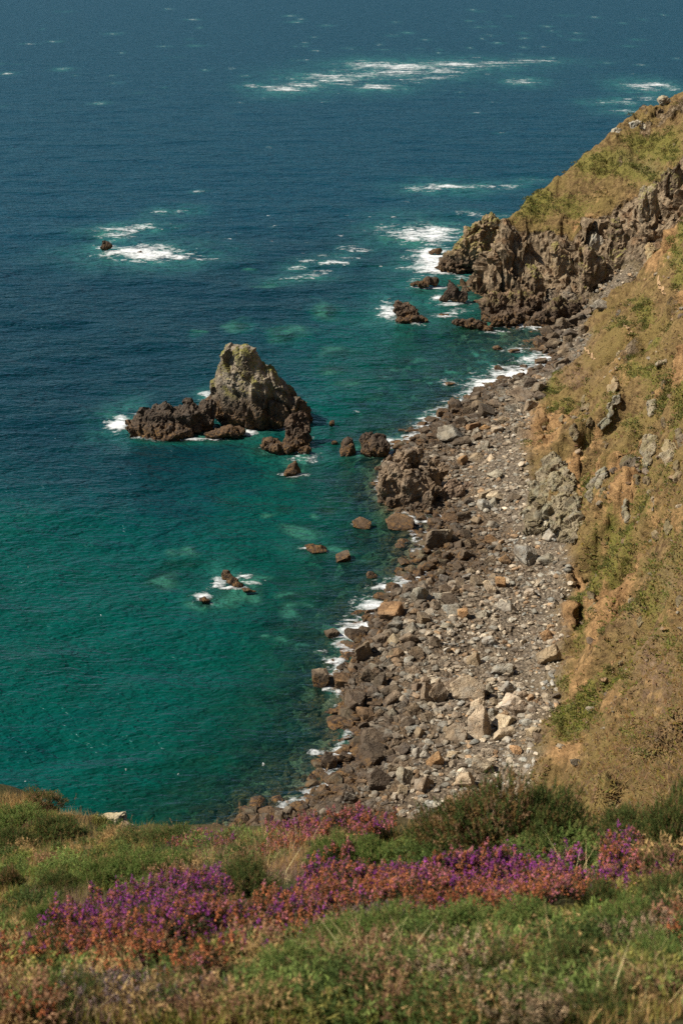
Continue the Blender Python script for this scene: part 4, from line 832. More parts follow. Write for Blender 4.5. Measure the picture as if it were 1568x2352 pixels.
def shrubs(n, seed):
    r = np.random.default_rng(seed); th_ = r.uniform(np.radians(4), np.radians(16), n*40); r_ = r.uniform(70, 345, n*40); x = r_*np.sin(th_); y = r_*np.cos(th_); z = height(x, y)
    g = fieldat(greenw, x, y); ok = (z > 4) & (fieldat(SHING, x, y) < .3) & (fieldat(rockw, x, y) < .6) & (r.random(len(x)) < np.clip(g-.12, 0, 1)*.5 + .008)
    x, y, z, g = [a[ok][:n] for a in (x, y, z, g)]; m = len(x); k = 90; R_ = r.uniform(.25, .95, m)*np.clip(r_[ok][:n]/140, .7, 1.7)
    u = unit(r.normal(size=(m*k, 3))); u[:, 2] = np.abs(u[:, 2]); RR_ = np.repeat(R_, k)
    Bp = np.c_[np.repeat(x, k), np.repeat(y, k), np.repeat(z, k)] + u*np.array([1,1,.5])*(RR_*r.uniform(.5, 1.1, m*k))[:, None]
    w = r.uniform(.05, .11, m*k)*np.clip(RR_, .5, 1.3); D = unit(u + r.normal(0, .5, (m*k, 3)) + np.array([-.2,0,.3])); S = unit(np.cross(D, r.normal(size=(m*k, 3))))
    V = np.stack([Bp-S*w[:, None], Bp+S*w[:, None], Bp+D*(w*2.6)[:, None]], 1).reshape(-1, 3)
    c = np.array([(.165,.172,.045),(.12,.125,.035),(.19,.155,.05)])[r.choice(3, m, p=(.5,.3,.2))]*r.uniform(.7, 1.2, (m, 1)); c = np.repeat(c, k, 0)*r.uniform(.7, 1.3, (m*k, 1))
    return V, np.arange(len(V)).reshape(-1, 3), np.repeat(c, 3, 0)
def unit(v): return v/(np.linalg.norm(v, axis=-1, keepdims=True)+1e-9)
V_, F_, C_ = shrubs(900, 19)
tag(link('hillside_plants', mesh_np('hillside_plants', V_, F_, False, dict(tint=C_)), M_LEAF), 'low green plants growing in patches over the hillside', 'plants', kind='stuff')
V_, F_, C_ = tufts(75000, 17)
tag(link('hillside_grass', mesh_np('hillside_grass', V_, F_, False, dict(tint=C_)), M_GRASS), 'dry and green grass tufts growing over the hillside', 'grass', kind='stuff')

# the narrow trail
def ribbon(pts, w, name, label):
    Q = []
    for a, b in zip(pts[:-1], pts[1:]):
        for t in np.linspace(0, 1, 14, endpoint=False): Q.append(hit(a[0]+(b[0]-a[0])*t, a[1]+(b[1]-a[1])*t))
    Q = np.array(Q); D = np.gradient(Q[:, :2], axis=0); D /= np.linalg.norm(D, axis=1)[:, None]+1e-9; Nn = np.c_[-D[:,1], D[:,0]]
    L = Q.copy(); R_ = Q.copy(); L[:, :2] += Nn*w; R_[:, :2] -= Nn*w
    wv = (1+.5*np.sin(np.arange(len(Q))*1.1))*np.clip(np.minimum(np.arange(len(Q)), len(Q)-1-np.arange(len(Q)))/4, .3, 1); L[:, :2] = Q[:, :2]+Nn*(w*wv)[:, None]+.12*np.sin(np.arange(len(Q))*.8)[:, None]; R_[:, :2] = Q[:, :2]-Nn*(w*wv[::-1])[:, None]+.12*np.sin(np.arange(len(Q))*.8)[:, None]
    for q in (L, R_): q[:, 2] = np.maximum(height(q[:,0], q[:,1]), Q[:,2]) + .06
    n = len(Q); V = np.vstack([L, R_]); F = np.array([[i, i+1, n+i+1, n+i] for i in range(n-1)])
    m = bpy.data.materials.get('trail_earth')
    if not m:
        mm = Mat('trail_earth'); m = mm.done(mm.principled(mm.mix(mm.noise(mm.pos(), 3, 4, .6), (.27,.17,.08), (.40,.26,.14)), .95))
    me = mesh_np(name, V, F); structure(link(name, me, m), label, 'path')
ribbon([(1508,642),(1514,665),(1528,684)], .2, 'path', 'upper bend of the narrow trodden trail on the slope')
ribbon([(1428,738),(1440,760),(1452,780)], .26, 'path', 'pale middle stretch of the trodden trail on the slope')
ribbon([(1340,800),(1352,815),(1368,832)], .18, 'path', 'lower stretch of the trodden trail above the surf')

# ---------------------------------------------------------------- the heath in front of the viewer
H = []
def hd(*pts):
    for px, py, d in pts: H.append(tuple(at_d(px, py, d)))
hd((0,2400,4.3),(784,2400,4.1),(1568,2400,4.0),(0,2250,5.8),(784,2250,5.2),(1568,2250,4.9),(0,2100,8.5),(400,2100,7.6),(784,2100,6.9),(1200,2100,6.6),(1568,2100,6.4),(0,1980,13),(300,1990,11.5),(560,2000,10),(784,2000,9),(1200,2010,8.2),(1568,2000,7.8))
EDGE = [(-250,1830,22),(0,1850,21),(120,1862,20),(250,1900,18),(420,1936,15.5),(530,1950,14),(640,1935,13),(760,1912,12.2),(900,1905,11.8),(1050,1915,11.2),(1250,1915,10.6),(1400,1925,10.2),(1568,1915,10),(1850,1890,10)]
hd(*EDGE)
for px, py, d in EDGE:
    p = at_d(px, py, d); 
    for dd_, dr in ((1.6, 2.6), (4, 6.5), (9, 14), (18, 26)): H.append((p[0]*(1+dd_/d), p[1]*(1+dd_/d), p[2]-dr))
hd((0,1910,17),(200,1940,15.2),(100,1890,18.5),(-250,1900,18))
H += [(0,0,78.2),(-6,0,78.4),(6,0,78.5),(0,-6,80),(-12,2,78),(12,2,78.5),(-14,10,72.5),(14,8,74.5)]
HE = TPS(H, 0, True)
hx, hy = np.meshgrid(np.arange(-16, 16.01, .1), np.arange(-5, 30, .1), indexing='ij')
hz = HE(hx, hy) + .10*fbm2(hx*.8, hy*.8, 4, 151)
hi = np.arange(hx.size).reshape(hx.shape); hq = np.stack([hi[:-1,:-1], hi[1:,:-1], hi[1:,1:], hi[:-1,1:]], -1).reshape(-1, 4)
def heath_ground_material():
    m = Mat('heath_soil'); P = m.pos(); a = m.noise(P, .8, 5, .6); b = m.noise(P, 9, 5, .7)
    c = m.mix(m.mr(a, .4, .6), m.mix(b, (.04,.03,.015), (.13,.09,.042)), m.mix(b, (.025,.032,.012), (.08,.08,.03)))
    return m.done(m.principled(c, .95, m.bump(b, .8, .05), .1))
structure(link('heath_ground', mesh_np('heath_ground', np.stack([hx, hy, hz], -1).reshape(-1, 3), hq, True), heath_ground_material()), 'heath covered cliff top ground in front of the viewer', 'ground')
def hheight(x, y):
    i = np.clip((np.asarray(x)+16)/.1, 0, hx.shape[0]-1.001); j = np.clip((np.asarray(y)+5)/.1, 0, hx.shape[1]-1.001)
    i0 = i.astype(int); j0 = j.astype(int); a = i-i0; b = j-j0
    return (hz[i0,j0]*(1-a)+hz[i0+1,j0]*a)*(1-b)+(hz[i0,j0+1]*(1-a)+hz[i0+1,j0+1]*a)*b
def hhit(px, py):
    d = ray(px, py); t = np.arange(2.5, 40, .03); X = d[0]*t; Y = d[1]*t; Zr = CAMZ+d[2]*t
    k = np.nonzero(Zr <= hheight(X, Y))[0]
    if not len(k): return None
    k = k[0]; return np.array([X[k], Y[k], Zr[k]])

def rotz(P, a): c, s = math.cos(a), math.sin(a); return np.c_[P[:,0]*c-P[:,1]*s, P[:,0]*s+P[:,1]*c, P[:,2]]
def tri_needles(B, D, Lr, w, r):                   # thin needles: base points, directions, lengths
    n = len(B); S = np.cross(D, r.normal(size=(n, 3))); S /= np.linalg.norm(S, axis=1)[:, None]+1e-9
    return np.stack([B-S*w, B+S*w, B+D*Lr[:, None]], 1).reshape(-1, 3)
def unit(v): return v/(np.linalg.norm(v, axis=-1, keepdims=True)+1e-9)
def gorse_meshes(seed, nsh, pal, rad=(.5,.5,.36), spine=.03, w=.0035):
    """a dome of prickly shoots, unit radius about half a metre"""
    r = np.random.default_rng(seed); u = unit(r.normal(size=(nsh, 3))); u[:, 2] = np.abs(u[:, 2])*1.0 - .08
    lob = 1 + .75*fbm3(u, 2.1, 3, seed) ; q = r.uniform(.55, 1.0, nsh)**.6
    B = u*np.array(rad)*(q*lob)[:, None]; D = unit(u*1.2 + np.array([0,0,.35]) + r.normal(0, .4, (nsh, 3)))
    L = r.uniform(.035, .09, nsh); k = 18
    t = np.tile(np.linspace(.05, 1, k), nsh); Bs = np.repeat(B, k, 0) + np.repeat(D, k, 0)*(np.repeat(L, k)*t)[:, None]
    Ds = unit(np.repeat(D, k, 0)*.7 + unit(r.normal(size=(nsh*k, 3))))
    V = tri_needles(Bs, Ds, r.uniform(.6, 1.2, nsh*k)*spine*(1.1-.5*t), w, r)
    ci = r.choice(len(pal), nsh, p=[p[3] for p in pal]); c = np.array([p[:3] for p in pal])[ci]*r.uniform(.65, 1.25, (nsh, 1))
    cc = np.repeat(c, k, 0)*r.uniform(.8, 1.15, (nsh*k, 1))
    me = mesh_np('foliage', V, np.arange(len(V)).reshape(-1, 3), False, dict(tint=np.repeat(cc, 3, 0)))
    # stems from the root to the shoots
    m = 40; sel = r.choice(nsh, m); E = B[sel]; st = []; 
    for e in E:
        s0 = np.array([0,0,-.05]) + r.normal(0, .03, 3)*np.array([1,1,0]); mid = (s0+e)*.5 + r.normal(0, .03, 3)
        pts = [s0, mid, e]; ax = unit(np.cross(e-s0, r.normal(size=3)))
        for a, b, wa, wb in ((s0, mid, .008, .006), (mid, e, .006, .003)):
            for rot in (0, 1):
                x_ = ax if rot == 0 else unit(np.cross(ax, b-a)); st.append([a-x_*wa, a+x_*wa, b+x_*wb, b-x_*wb])
    S = np.array(st).reshape(-1, 3)
    ms = mesh_np('stems', S, np.arange(len(S)).reshape(-1, 4), False, dict(tint=np.tile([.13,.085,.05], (len(S), 1))))
    return me, ms
PG = [(.10,.14,.037,.5),(.165,.195,.055,.3),(.25,.19,.06,.1),(.28,.16,.07,.1)]
PGB = [(.17,.25,.06,.55),(.28,.32,.09,.35),(.26,.22,.08,.1)]
PGD = [(.10,.14,.036,.5),(.27,.165,.06,.28),(.36,.22,.12,.22)]
GV = {}
for key, pal in (('dark', PG), ('bright', PGB), ('brown', PGD)):
    GV[key] = [gorse_meshes(700+i+len(key)*10, 2300, pal) for i in range(2)]
    for a, b in GV[key]: a.materials.append(M_LEAF); b.materials.append(M_LEAF)
def gorse(px, py, wpx, hpx, key, label, seed, name='gorse_bush'):
    p = hhit(px, py)
    if p is None: return
    k = mpp(p); r = random.Random(seed)
    e = bpy.data.objects.new(name, None); C.objects.link(e); e.location = p; e.empty_display_size = .1
    e.rotation_euler = (0, 0, r.uniform(0, 6.28))
    s = wpx*k; e.scale = (s, s*r.uniform(.8, 1.1), hpx*k/.36/.9)
    tag(e, label, 'gorse', 'gorse bushes on the heath')
    a, b = GV[key][seed % 2]; link('foliage', a, parent=e); link('stems', b, parent=e)
GB = [(1140,1950,270,150,'brown','large dark gorse bush with brown tips at the cliff edge'),
      (1240,1945,200,130,'dark','right half of the big cliff edge gorse, green on top'),
      (1030,1955,180,110,'brown','brown topped gorse leaning off the big cliff edge bush'),
      (1440,1945,170,80,'dark','low green gorse right of the big cliff edge bush'),
      (1550,1950,150,130,'dark','tall dark gorse at the right edge by the cliff'),
      (1270,1990,220,60,'bright','bright green shoots under the big dark gorse bush'),
      (790,1990,130,70,'bright','fresh green gorse tuft between the two heather patches'),
      (870,1985,120,60,'bright','green tuft just left of the big gorse bush'),
      (740,1995,80,60,'bright','small green spray left of the gorse tufts in the middle'),
      (300,2030,170,70,'bright','bright green gorse cushion above the purple heather'),
      (225,2040,110,60,'bright','left end of the bright green gorse cushion'),
      (390,2010,110,50,'bright','right end of the bright green gorse cushion'),
      (40,1908,130,52,'bright','green gorse on the left knoll at the photo edge'),
      (130,1915,90,40,'dark','green gorse mound under the brown tuft on the knoll'),
      (310,1950,120,24,'dark','spreading gorse under the pale rock on the knoll'),
      (400,1938,120,36,'dark','gorse at the right foot of the left knoll'),
      (120,1935,140,50,'dark','gorse in the middle of the left knoll'),
      (20,1960,110,50,'dark','gorse half hidden in grass at the left edge'),
      (90,1856,120,34,'brown','brown gorse tuft on top of the left knoll'),
      (570,2060,150,70,'dark','dark green gorse right of the purple heather peak'),
      (560,2030,110,50,'brown','yellowish gorse tip above the left heather bank'),
      (110,2140,110,70,'bright','green gorse at the left end of the heather bank'),
      (330,2145,70,60,'dark','green shoot inside the left heather bank'),
      (90,2240,120,70,'dark','green gorse low at the left edge'),
      (20,2050,80,60,'brown','brown gorse clump at the left edge of the grass'),
      (130,2060,90,50,'dark','olive gorse between grass and heather on the left'),
      (1060,2190,260,90,'bright','wide green gorse mat under the right heather bank'),
      (1250,2180,240,90,'bright','green gorse mat right of centre in the foreground'),
      (900,2190,220,90,'bright','green gorse mat left of centre in the foreground'),
      (1440,2170,200,90,'bright','green gorse mat at the lower right'),
      (1330,2270,220,90,'dark','olive gorse low in the right foreground'),
      (780,2200,170,80,'bright','green gorse bordering the left heather bank'),
      (660,2270,190,80,'bright','green gorse low in the middle foreground'),
      (1130,2290,200,80,'dark','darker gorse behind the tan seed heads'),
      (1530,2080,130,70,'dark','gorse at the right edge beside the heather'),
      (1500,2260,190,90,'bright','green gorse at the bottom right corner'),
      (420,2320,180,70,'dark','gorse at the bottom left of centre'),
      (880,2300,160,70,'dark','gorse among dry grass at the bottom middle'),
      (1520,2005,90,44,'dark','small green gorse behind the thin heather at the right edge'),
      (1180,2340,200,60,'bright','green gorse at the bottom edge right of the middle'),
      (620,2345,200,60,'bright','green gorse at the bottom edge left of the middle'),
      (1400,2345,180,60,'dark','olive gorse at the bottom edge near the right corner'),
      (180,2330,180,60,'dark','dull green gorse at the bottom edge near the left corner'),
      (1390,2090,120,60,'dark','shaded gorse under the thin right heather')]
for i, g in enumerate(GB): gorse(*g, 800+i)

# the low mat of gorse seedlings, bilberry and dead bracken between the bushes
def mat(n, seed):
    r = np.random.default_rng(seed); Vs, Cs = [], []
    zones = [(784,2290,820,70,1.5),(300,1990,300,60,1),(60,2050,90,90,1),(1150,2190,430,60,1),(150,1900,170,40,1),(500,1975,200,40,.6),(1000,1960,560,40,.8),(1480,2100,110,60,1),(700,2215,160,60,1),(60,2230,90,90,1),(1480,1995,110,34,2.5),(30,2320,60,40,2),(430,1965,90,20,1.5),(1950,2120,380,260,.8),(-300,2120,300,260,.8)]
    tot = sum(z[2]*z[3]*z[4] for z in zones)
    for px, py, rx, ry, w in zones:
        for _ in range(int(n*rx*ry*w/tot)):
            t = r.uniform(0, 6.28); q = r.random()**.5; p = hhit(px+rx*q*math.cos(t), py+ry*q*math.sin(t))
            if p is None or p[1] > 24: continue
            R0 = .06*3.6**(r.random()**1.3); ns = int(60+R0*500); u = unit(r.normal(size=(ns, 3))); u[:, 2] = np.abs(u[:, 2])
            B = p + u*np.array([1, 1, .75])*(R0*r.uniform(.5, 1.1, ns))[:, None] - [0, 0, .02]; D = unit(u*1.1 + r.normal(0, .5, (ns, 3)) + [0, 0, .3])
            k = 7; t_ = np.tile(np.linspace(.1, 1, k), ns); L = np.repeat(r.uniform(.03, .065, ns), k)
            Bs = np.repeat(B, k, 0) + np.repeat(D, k, 0)*(L*t_)[:, None]; Ds = unit(np.repeat(D, k, 0)*.7 + unit(r.normal(size=(ns*k, 3))))
            Vs.append(tri_needles(Bs, Ds, r.uniform(.018, .034, ns*k), .0045, r))
            fv = float(vn2(np.array([p[0]*1.3]), np.array([p[1]*.9]), 93)[0]); pr = np.array((.34, .26, .1, .2, .1)) + np.array((.2, .2, 0, -.2, -.1))*np.clip(fv*1.6, -.5, .9); pr = np.clip(pr, .01, 1); pr /= pr.sum()
            c = np.array([(.23,.30,.075),(.11,.16,.04),(.34,.31,.08),(.52,.35,.15),(.36,.20,.11)])[r.choice(5, p=pr)]*r.uniform(.6, 1.15)
            Cs.append(np.repeat(np.repeat(c[None]*r.uniform(.65, 1.3, (ns, 1)), k, 0)*r.uniform(.75, 1.2, (ns*k, 1)), 3, 0))
    V = np.vstack(Vs); return V, np.arange(len(V)).reshape(-1, 3), np.vstack(Cs)
V_, F_, C_ = mat(1350, 91)
tag(link('heath_undergrowth', mesh_np('heath_undergrowth', V_, F_, False, dict(tint=C_)), M_LEAF), 'low tangled mat of green and brown plants covering the heath', 'undergrowth', kind='stuff')

# heather: each patch is a thing with foliage and flower spikes
def bell_tris(P, A, s, r):
    n = len(P); a = unit(A + r.normal(0, .5, (n, 3))); x = unit(np.cross(a, r.normal(size=(n, 3)))); y = np.cross(a, x); s = s[:, None]
    tip = P + a*s*1.3; b1 = P + x*s*.6; b2 = P - x*s*.3 + y*s*.52; b3 = P - x*s*.3 - y*s*.52; bt = P - a*s*.5
    T = [np.stack(q, 1) for q in ((b1,b2,tip),(b2,b3,tip),(b3,b1,tip),(b2,b1,bt),(b3,b2,bt),(b1,b3,bt))]
    return np.stack(T, 1).reshape(-1, 3), 18
def heather(poly, n, mixw, label, seed, hgt=(.06,.17), spike=1.3, fol=(.045,.065,.022), tan=None):
    """poly: centre/radius blobs in the view; mixw: share of purple, pink, rust, brown"""
    r = np.random.default_rng(seed); S = []
    for px, py, rx, ry in poly:
        m = int(1.3*n*rx*ry/sum(a*b for _,_,a,b in poly))
        for _ in range(m):
            t = r.uniform(0, 6.28); q = r.random()**.5; a, b = px+rx*q*math.cos(t), py+ry*q*math.sin(t)
            p = hhit(a, b+18)
            if p is not None and (tan is not None or vn2(np.array([p[0]*2.6]), np.array([p[1]*1.7]), seed+9)[0] > -.30 - .3*r.random()): S.append((*p, a, b))
    S = np.array(S); R = S[:, :3].copy(); m = len(R); R[:, 2] += (.16 if tan is None else .03)*np.clip(fbm2(R[:,0]*2.2, R[:,1]*1.6, 3, seed+3)+.25, 0, 1)*spike; c0 = R.mean(0); R = R-c0
    Hh = r.uniform(*hgt, m)*(1+.25*fbm2(S[:,0]*2.5, S[:,1]*2.5, 2, seed)); D = unit(np.c_[r.normal(0, .22, m), r.normal(0, .22, m)-.05, np.ones(m)])
    top = R + D*Hh[:, None]
    # flower spikes
    k = 22; t = np.tile(np.linspace(0, 1, k), m); sl = r.uniform(.035, .06, m)*spike
    ax = np.repeat(D, k, 0); Pm = np.repeat(top, k, 0) - ax*(np.repeat(sl, k)*(1-t))[:, None]
    Pm = Pm + unit(r.normal(size=(m*k, 3)))*(.0125*spike*(1.15-.7*t))[:, None]
    V, per = bell_tris(Pm, unit(ax + unit(r.normal(size=(m*k, 3)))), r.uniform(.0048, .0075, m*k)*spike*(1.2-.5*t), r)
    purp, pink, rust, brn = [np.array(c) for c in ((.42,.075,.37),(.60,.21,.25),(.58,.205,.085),(.27,.13,.07))]
    up = sstep(.35, -.35, (S[:,4]-np.mean([q[1] for q in poly]))/max(q[3] for q in poly)*.5 + .45*fbm2(S[:,0]*1.6, S[:,1]*1.6, 3, seed+5))
    w = np.array(mixw); pr = np.stack([w[0]*(.25+1.5*up), w[1]+0*up, w[2]*(1.5-1.0*up), w[3]+0*up], 1); pr /= pr.sum(1, keepdims=True)
    ci = (pr.cumsum(1) < r.random(m)[:, None]).sum(1).clip(0, 3)
    col = np.stack([purp, pink, rust, brn])[ci]*r.uniform(.5, 1.25, (m, 1)); col = col if tan is None else np.array(tan)*r.uniform(.6, 1.3, (m, 1))
    cb = np.repeat(col, k, 0)*r.uniform(.7, 1.3, (m*k, 1)); alt = r.random(m*k) < (.18 if tan is None else 0); cb[alt] = rust*r.uniform(.6, 1.2, (alt.sum(), 1))
    e = bpy.data.objects.new('heather', None); C.objects.link(e); e.location = c0; e.empty_display_size = .1
    tag(e, label, 'heather', 'heather patches on the heath')
    fm = mesh_np('flower_spikes', V, np.arange(len(V)).reshape(-1, 3), False, dict(tint=np.repeat(np.clip(cb, 0, 1), per, 0)))
    link('flower_spikes', fm, M_PETAL, e)
    # needle leaves on the stems
    k2 = 26; t = np.tile(np.linspace(.05, .92, k2), m); Bn = np.repeat(R, k2, 0) + np.repeat(D*Hh[:, None], k2, 0)*t[:, None]
    Vn = tri_needles(Bn + r.normal(0, .008, Bn.shape), unit(unit(r.normal(size=Bn.shape)) + np.array([0,0,.5])), r.uniform(.018, .034, len(Bn)), .0032, r)
    lc = np.array(fol)*r.uniform(.6, 1.5, (len(Bn), 1)); lc[r.random(len(Bn)) < .2] = (.14,.085,.04)
    Sx = np.stack([R - [.002,0,0], R + [.002,0,0], top + [.001,0,0]], 1).reshape(-1, 3)
    V2 = np.vstack([Vn, Sx]); C2 = np.vstack([np.repeat(lc, 3, 0), np.tile([.12,.075,.04], (len(Sx), 1))])
    link('foliage', mesh_np('foliage', V2, np.arange(len(V2)).reshape(-1, 3), False, dict(tint=C2)), M_LEAF, e)
heather([(380,2095,150,50),(250,2130,110,60),(480,2110,90,50),(130,2160,60,50)], 950, (1.2,.45,.5,.15), 'deep purple heather crowning the left bank', 31)
heather([(420,2180,150,60),(560,2150,110,60),(280,2210,110,60),(160,2190,70,60),(50,2230,70,60),(90,2300,90,40),(660,2130,80,50),(380,2250,130,40)], 1500, (.28,.35,1.3,.3), 'rust brown fading heather low on the left bank', 32)
heather([(660,1920,70,28),(700,1900,40,26),(620,1940,40,20)], 420, (.4,1.1,.7,.2), 'pink and rust heather on the skyline right of the saddle', 33)
heather([(850,1890,60,36),(800,1930,60,40),(770,1960,50,30)], 520, (.55,.9,.8,.1), 'pink purple heather on the cliff edge left of the big gorse', 34)
heather([(480,1930,60,16),(430,1940,40,14)], 220, (.6,.9,.6,.2), 'small pink heather strip in the saddle below the knoll', 35)
heather([(820,2060,130,60),(940,2050,110,60),(720,2085,70,40)], 1100, (.75,.7,.9,.12), 'mixed purple and rust heather in the middle bank', 36)
heather([(1240,2000,100,50),(1150,2030,110,50),(1060,2050,90,55),(1290,2050,60,40)], 1100, (.9,.7,.75,.1), 'bright purple heather below the big gorse bush', 37)
heather([(1140,2100,140,34),(1000,2110,110,30)], 420, (.4,.5,1.2,.2), 'rusty lower fringe of the right heather bank', 38)
heather([(1450,2010,80,50),(1500,2000,60,34),(1400,2040,50,40)], 430, (.9,.6,.7,.15), 'thin purple heather at the right edge', 39)
heather([(1540,2130,50,40)], 90, (.2,.5,1.2,.3), 'rusty sprigs low at the right edge', 40)
heather([(640,2150,40,40),(700,2140,30,26)], 130, (.9,.4,.3,.1), 'loose purple sprigs between the two banks', 41)

# grass over the heath
def blades(n, seed, zones, hgt, wid, label, name, lean=.35):
    r = np.random.default_rng(seed); P = []; Zc = []
    tot = sum(z[2]*z[3]*z[5] for z in zones)
    for px, py, rx, ry, colr, wgt, hs in zones:
        m = int(n*rx*ry*wgt/tot); got = 0
        t = r.uniform(0, 6.28, m); q = r.random(m)**.5; A = px+rx*q*np.cos(t); Bq = py+ry*q*np.sin(t)
        for a, b in zip(A, Bq):
            p = hhit(a, b)
            if p is not None and p[1] < 26: P.append((*p, hs)); Zc.append(colr)
    P = np.array(P); Zc = np.array(Zc); m = len(P); hs = P[:, 3]; P = P[:, :3]
    h = r.uniform(*hgt, m)*hs; a = r.uniform(0, 6.28, m); l = np.abs(r.normal(0, lean, m))*h; dx, dy = np.cos(a)*l, np.sin(a)*l
    b = r.uniform(0, 6.28, m); w = r.uniform(*wid, m); sx, sy = np.cos(b)*w, np.sin(b)*w
    rows = []
    for t, k in ((0, 1), (.4, .85), (.75, .5)):
        cx = P[:,0]+dx*t*t; cy = P[:,1]+dy*t*t; cz = P[:,2]-.02+h*t*(1-.18*t*np.minimum(l/h, 1))
        rows.append(np.c_[cx-sx*k, cy-sy*k, cz]); rows.append(np.c_[cx+sx*k, cy+sy*k, cz])
    tip = np.c_[P[:,0]+dx, P[:,1]+dy, P[:,2]+h*(1-.18*np.minimum(l/h, 1))]
    V = np.stack(rows+[tip], 1).reshape(-1, 3); o = np.arange(m)[:, None]*7
    F = np.concatenate([o+np.array([[0,1,3]]), o+np.array([[0,3,2]]), o+np.array([[2,3,5]]), o+np.array([[2,5,4]]), o+np.array([[4,5,6]])])
    c = Zc*r.uniform(.6, 1.3, (m, 1)) + r.normal(0, .012, (m, 3)); c = np.clip(c, .015, .8)
    o_ = link(name, mesh_np(name, V, F, False, dict(tint=np.repeat(c, 7, 0))), M_GRASS)
    tag(o_, label, 'grass', kind='stuff'); return o_
DRY, STRAW, GRN, PUR, OLV = (.58,.38,.15), (.74,.55,.27), (.20,.30,.06), (.40,.255,.20), (.36,.32,.08)
blades(46000, 51, [(150,1960,200,60,DRY,1,.8),(300,1960,200,40,DRY,1,.8),(560,1985,190,50,PUR,1.6,1),(560,1970,160,50,DRY,1.4,1),(660,1960,110,50,DRY,1.2,1),(100,2030,160,60,OLV,1.2,.8),(80,1990,140,50,GRN,.8,.8),(60,2100,100,80,DRY,1,.8),(150,2075,90,30,(.36,.25,.15),2,.9),(80,1880,140,40,DRY,1.2,1),(300,1905,120,25,OLV,1,.7),(900,1915,300,20,DRY,.8,.8),(430,2010,120,60,PUR,1.8,.9),(480,1960,200,30,DRY,2,.8),(30,1850,80,24,DRY,3,1),(120,1862,120,20,DRY,3,1),(420,2050,160,30,DRY,1.5,.7),(1000,1960,200,40,OLV,1,.7),(1950,2060,350,200,DRY,.8,1),(-300,2060,300,200,DRY,.8,1)], (.07,.19), (.0018,.003), 'fine dry grass over the left and middle of the heath', 'dry_grass')
blades(15000, 52, [(300,2300,320,60,PUR,1.4,1),(330,2250,180,40,PUR,1,1),(784,2340,800,30,OLV,1.2,.8),(900,2120,140,24,PUR,1.6,.8),(700,2230,150,70,DRY,1,1.1),(1050,2300,300,70,DRY,.8,.8),(1400,2280,260,90,DRY,.8,.8),(1300,2280,300,70,GRN,1,.7),(1450,2150,180,80,OLV,1,1),(1100,2200,400,70,GRN,1,.7),(500,2320,300,50,OLV,1,.9),(100,2280,140,80,GRN,.8,.8)], (.06,.16), (.0018,.0035), 'mixed green and straw grass in the blurred foreground', 'foreground_grass')
blades(5200, 53, [(1020,2260,170,60,STRAW,1.4,1),(1180,2310,130,40,STRAW,1,1),(760,2190,110,70,STRAW,1,1.3),(1350,2010,60,50,STRAW,.5,1.4),(1400,2300,200,50,STRAW,1,1.2),(200,2310,260,40,STRAW,.7,1),(1500,2150,80,60,STRAW,.6,1.2),(560,1960,60,30,STRAW,.5,1.4),(60,1850,90,16,STRAW,1,1),(1950,2100,350,250,STRAW,.5,1),(-300,2100,300,250,STRAW,.5,1),(650,1990,120,60,STRAW,1,1.5),(900,2240,300,60,STRAW,.8,1.3)], (.07,.18), (.0014,.003), 'straw coloured grass stalks standing over the heath', 'straw_grass', .7)
heather([(1000,2230,110,50),(1090,2270,90,40)], 150, (1,1,1,1), 'pale tan dead flower heads in the blurred foreground middle', 61, (.06,.18), 1.0, (.12,.10,.05), (.52,.38,.24))
heather([(1200,2320,120,40)], 160, (1,1,1,1), 'tan dead flower heads at the bottom edge right of middle', 62, (.06,.18), 1.0, (.12,.10,.05), (.48,.34,.20))
heather([(1460,2150,90,30)], 130, (1,1,1,1), 'tan dead sprigs at the right edge under the heather', 63, (.06,.16), 1.0, (.12,.10,.05), (.46,.32,.2))
heather([(330,2290,190,36)], 260, (1,1,1,1), 'grey purple dead heather below the left bank', 64, (.06,.16), 1.0, (.13,.10,.085), (.30,.21,.20))
heather([(900,2115,110,18)], 170, (1,1,1,1), 'grey purple twiggy heather strip between heather and green gorse', 65, (.06,.15), .9, (.14,.105,.09), (.28,.19,.18))

# wispy seeding stalks on the skyline
def stalk_mesh(seed):
    r = np.random.default_rng(seed); n = 7; t = np.linspace(0, 1, n); bend = r.uniform(.05, .3)
    ctr = np.c_[bend*t**2, .02*np.sin(t*5), t]; w = .0045*(1-.6*t)
    V = np.vstack([ctr-np.c_[w,0*w,0*w], ctr+np.c_[w,0*w,0*w], ctr-np.c_[0*w,w,0*w], ctr+np.c_[0*w,w,0*w]])
    F = [[i, i+1, n+i+1, n+i] for i in range(n-1)] + [[2*n+i, 2*n+i+1, 3*n+i+1, 3*n+i] for i in range(n-1)]
    me = mesh_np('stem', V, np.array(F), True, dict(tint=np.tile([.36,.25,.13], (len(V), 1))))
    k = 26; tt = r.uniform(.72, 1.02, k); B = np.c_[bend*tt**2, 0*tt, tt]; D = unit(r.normal(0, .5, (k, 3)) + [.1,0,1]); Vn = tri_needles(B, D, r.uniform(.04, .07, k), .007, r)
    mh = mesh_np('seed_head', Vn, np.arange(len(Vn)).reshape(-1, 3), False, dict(tint=np.tile([.42,.28,.15], (len(Vn), 1))))
    me.materials.append(M_GRASS); mh.materials.append(M_GRASS); return me, mh
SV = [stalk_mesh(i) for i in range(4)]
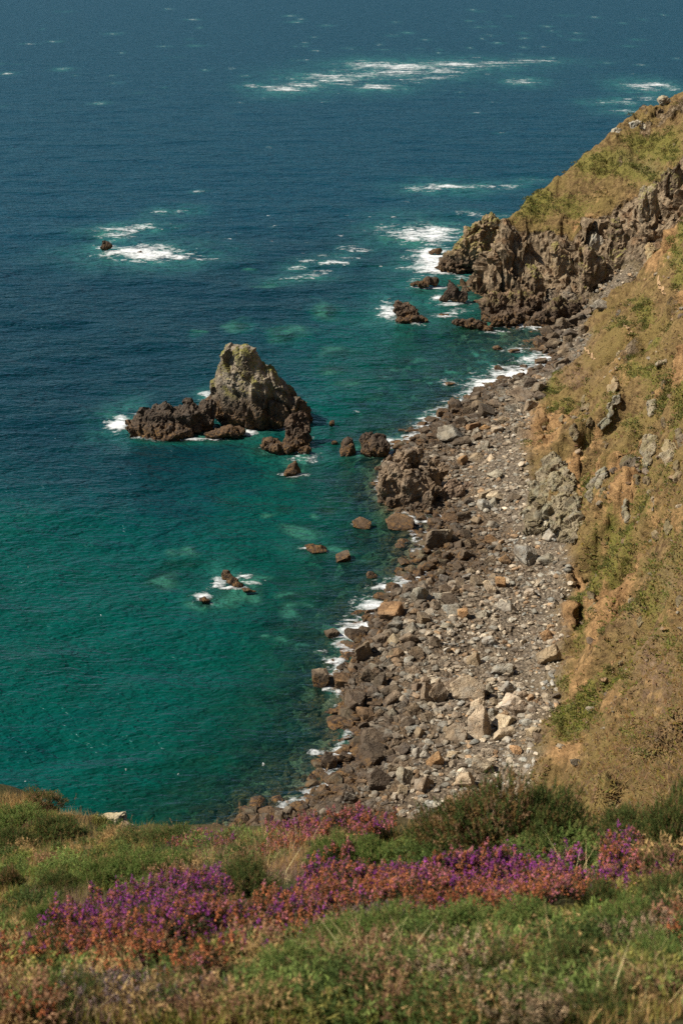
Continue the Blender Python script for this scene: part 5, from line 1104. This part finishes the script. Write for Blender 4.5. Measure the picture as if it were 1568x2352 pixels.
ST = [(410,1945,66),(418,1948,44),(495,1955,70),(520,1952,62),(545,1955,74),(478,1950,50),(575,1950,60),(440,1950,52),(720,1905,150),(754,1905,120),(300,1925,50),(1345,1940,120),(1225,1990,60),(20,1856,40),(50,1858,36),(560,1955,110),(330,1930,40),(170,1872,46)]
WHERE = {410:'leftmost pale seeding stalk in the saddle',418:'short seeding stalk beside the leftmost saddle stalk',495:'tall seeding stalk left of the saddle middle',520:'seeding stalk in the middle of the saddle',545:'leaning seeding stalk right of the saddle middle',478:'short seeding stalk above the pink heather strip',575:'seeding stalk at the right end of the saddle',440:'seeding stalk at the left end of the pink strip',720:'tallest brown stalk rising against the shallow water',754:'brown dock stalk right of the tallest stalk',300:'small stalk beside the pale rock on the knoll',1345:'pale bare stalk right of the big gorse bush',1225:'stalk in front of the big gorse bush',20:'grass stalk at the far left of the knoll skyline',50:'grass stalk second on the knoll skyline',560:'long pale stalk at the lowest part of the saddle',330:'small stalk at the right foot of the pale rock',170:'wispy stalk left of the pale rock'}
for i, (px, py, h) in enumerate(ST):
    p = hhit(px, py)
    if p is None: continue
    e = bpy.data.objects.new('grass_stalk', None); C.objects.link(e); e.location = p; e.empty_display_size = .05
    s = h*mpp(p)/.82; e.scale = (s, s, s); e.rotation_euler = (0, 0, random.Random(i).uniform(-.8, .8) + (0 if i % 3 else math.pi))
    tag(e, WHERE[px], 'grass stalk', 'seeding grass stalks on the skyline'); a, b = SV[i % 4]
    link('stem', a, parent=e); link('seed_head', b, parent=e)

# pale rocks poking through the knoll
def knoll_rock(px, py, w, h, col, seed, label):
    p = hhit(px, py+h*.6)
    if p is None: return
    k = mpp(p); P, F = rock_verts(4, seed, 14, .03, .09, (w*k, w*k*.7, h*k*1.2)); o = link('pale_rock', mesh_np('pale_rock', P, F, False), M_CRAG); o.location = p; o.color = (*col, 1)
    tag(o, label, 'rock', 'pale rocks on the knoll')
knoll_rock(250,1878,46,34,(1.7,1.55,1.3), 901, 'pale cream rock breaking through the left knoll')
knoll_rock(298,1897,26,18,(1.6,1.45,1.2), 902, 'small cream rock at the right end of the pale rock')
knoll_rock(135,1852,18,10,(1.5,1.4,1.2), 903, 'low grey rock on top of the left knoll')
print('meshes', len(bpy.data.meshes))
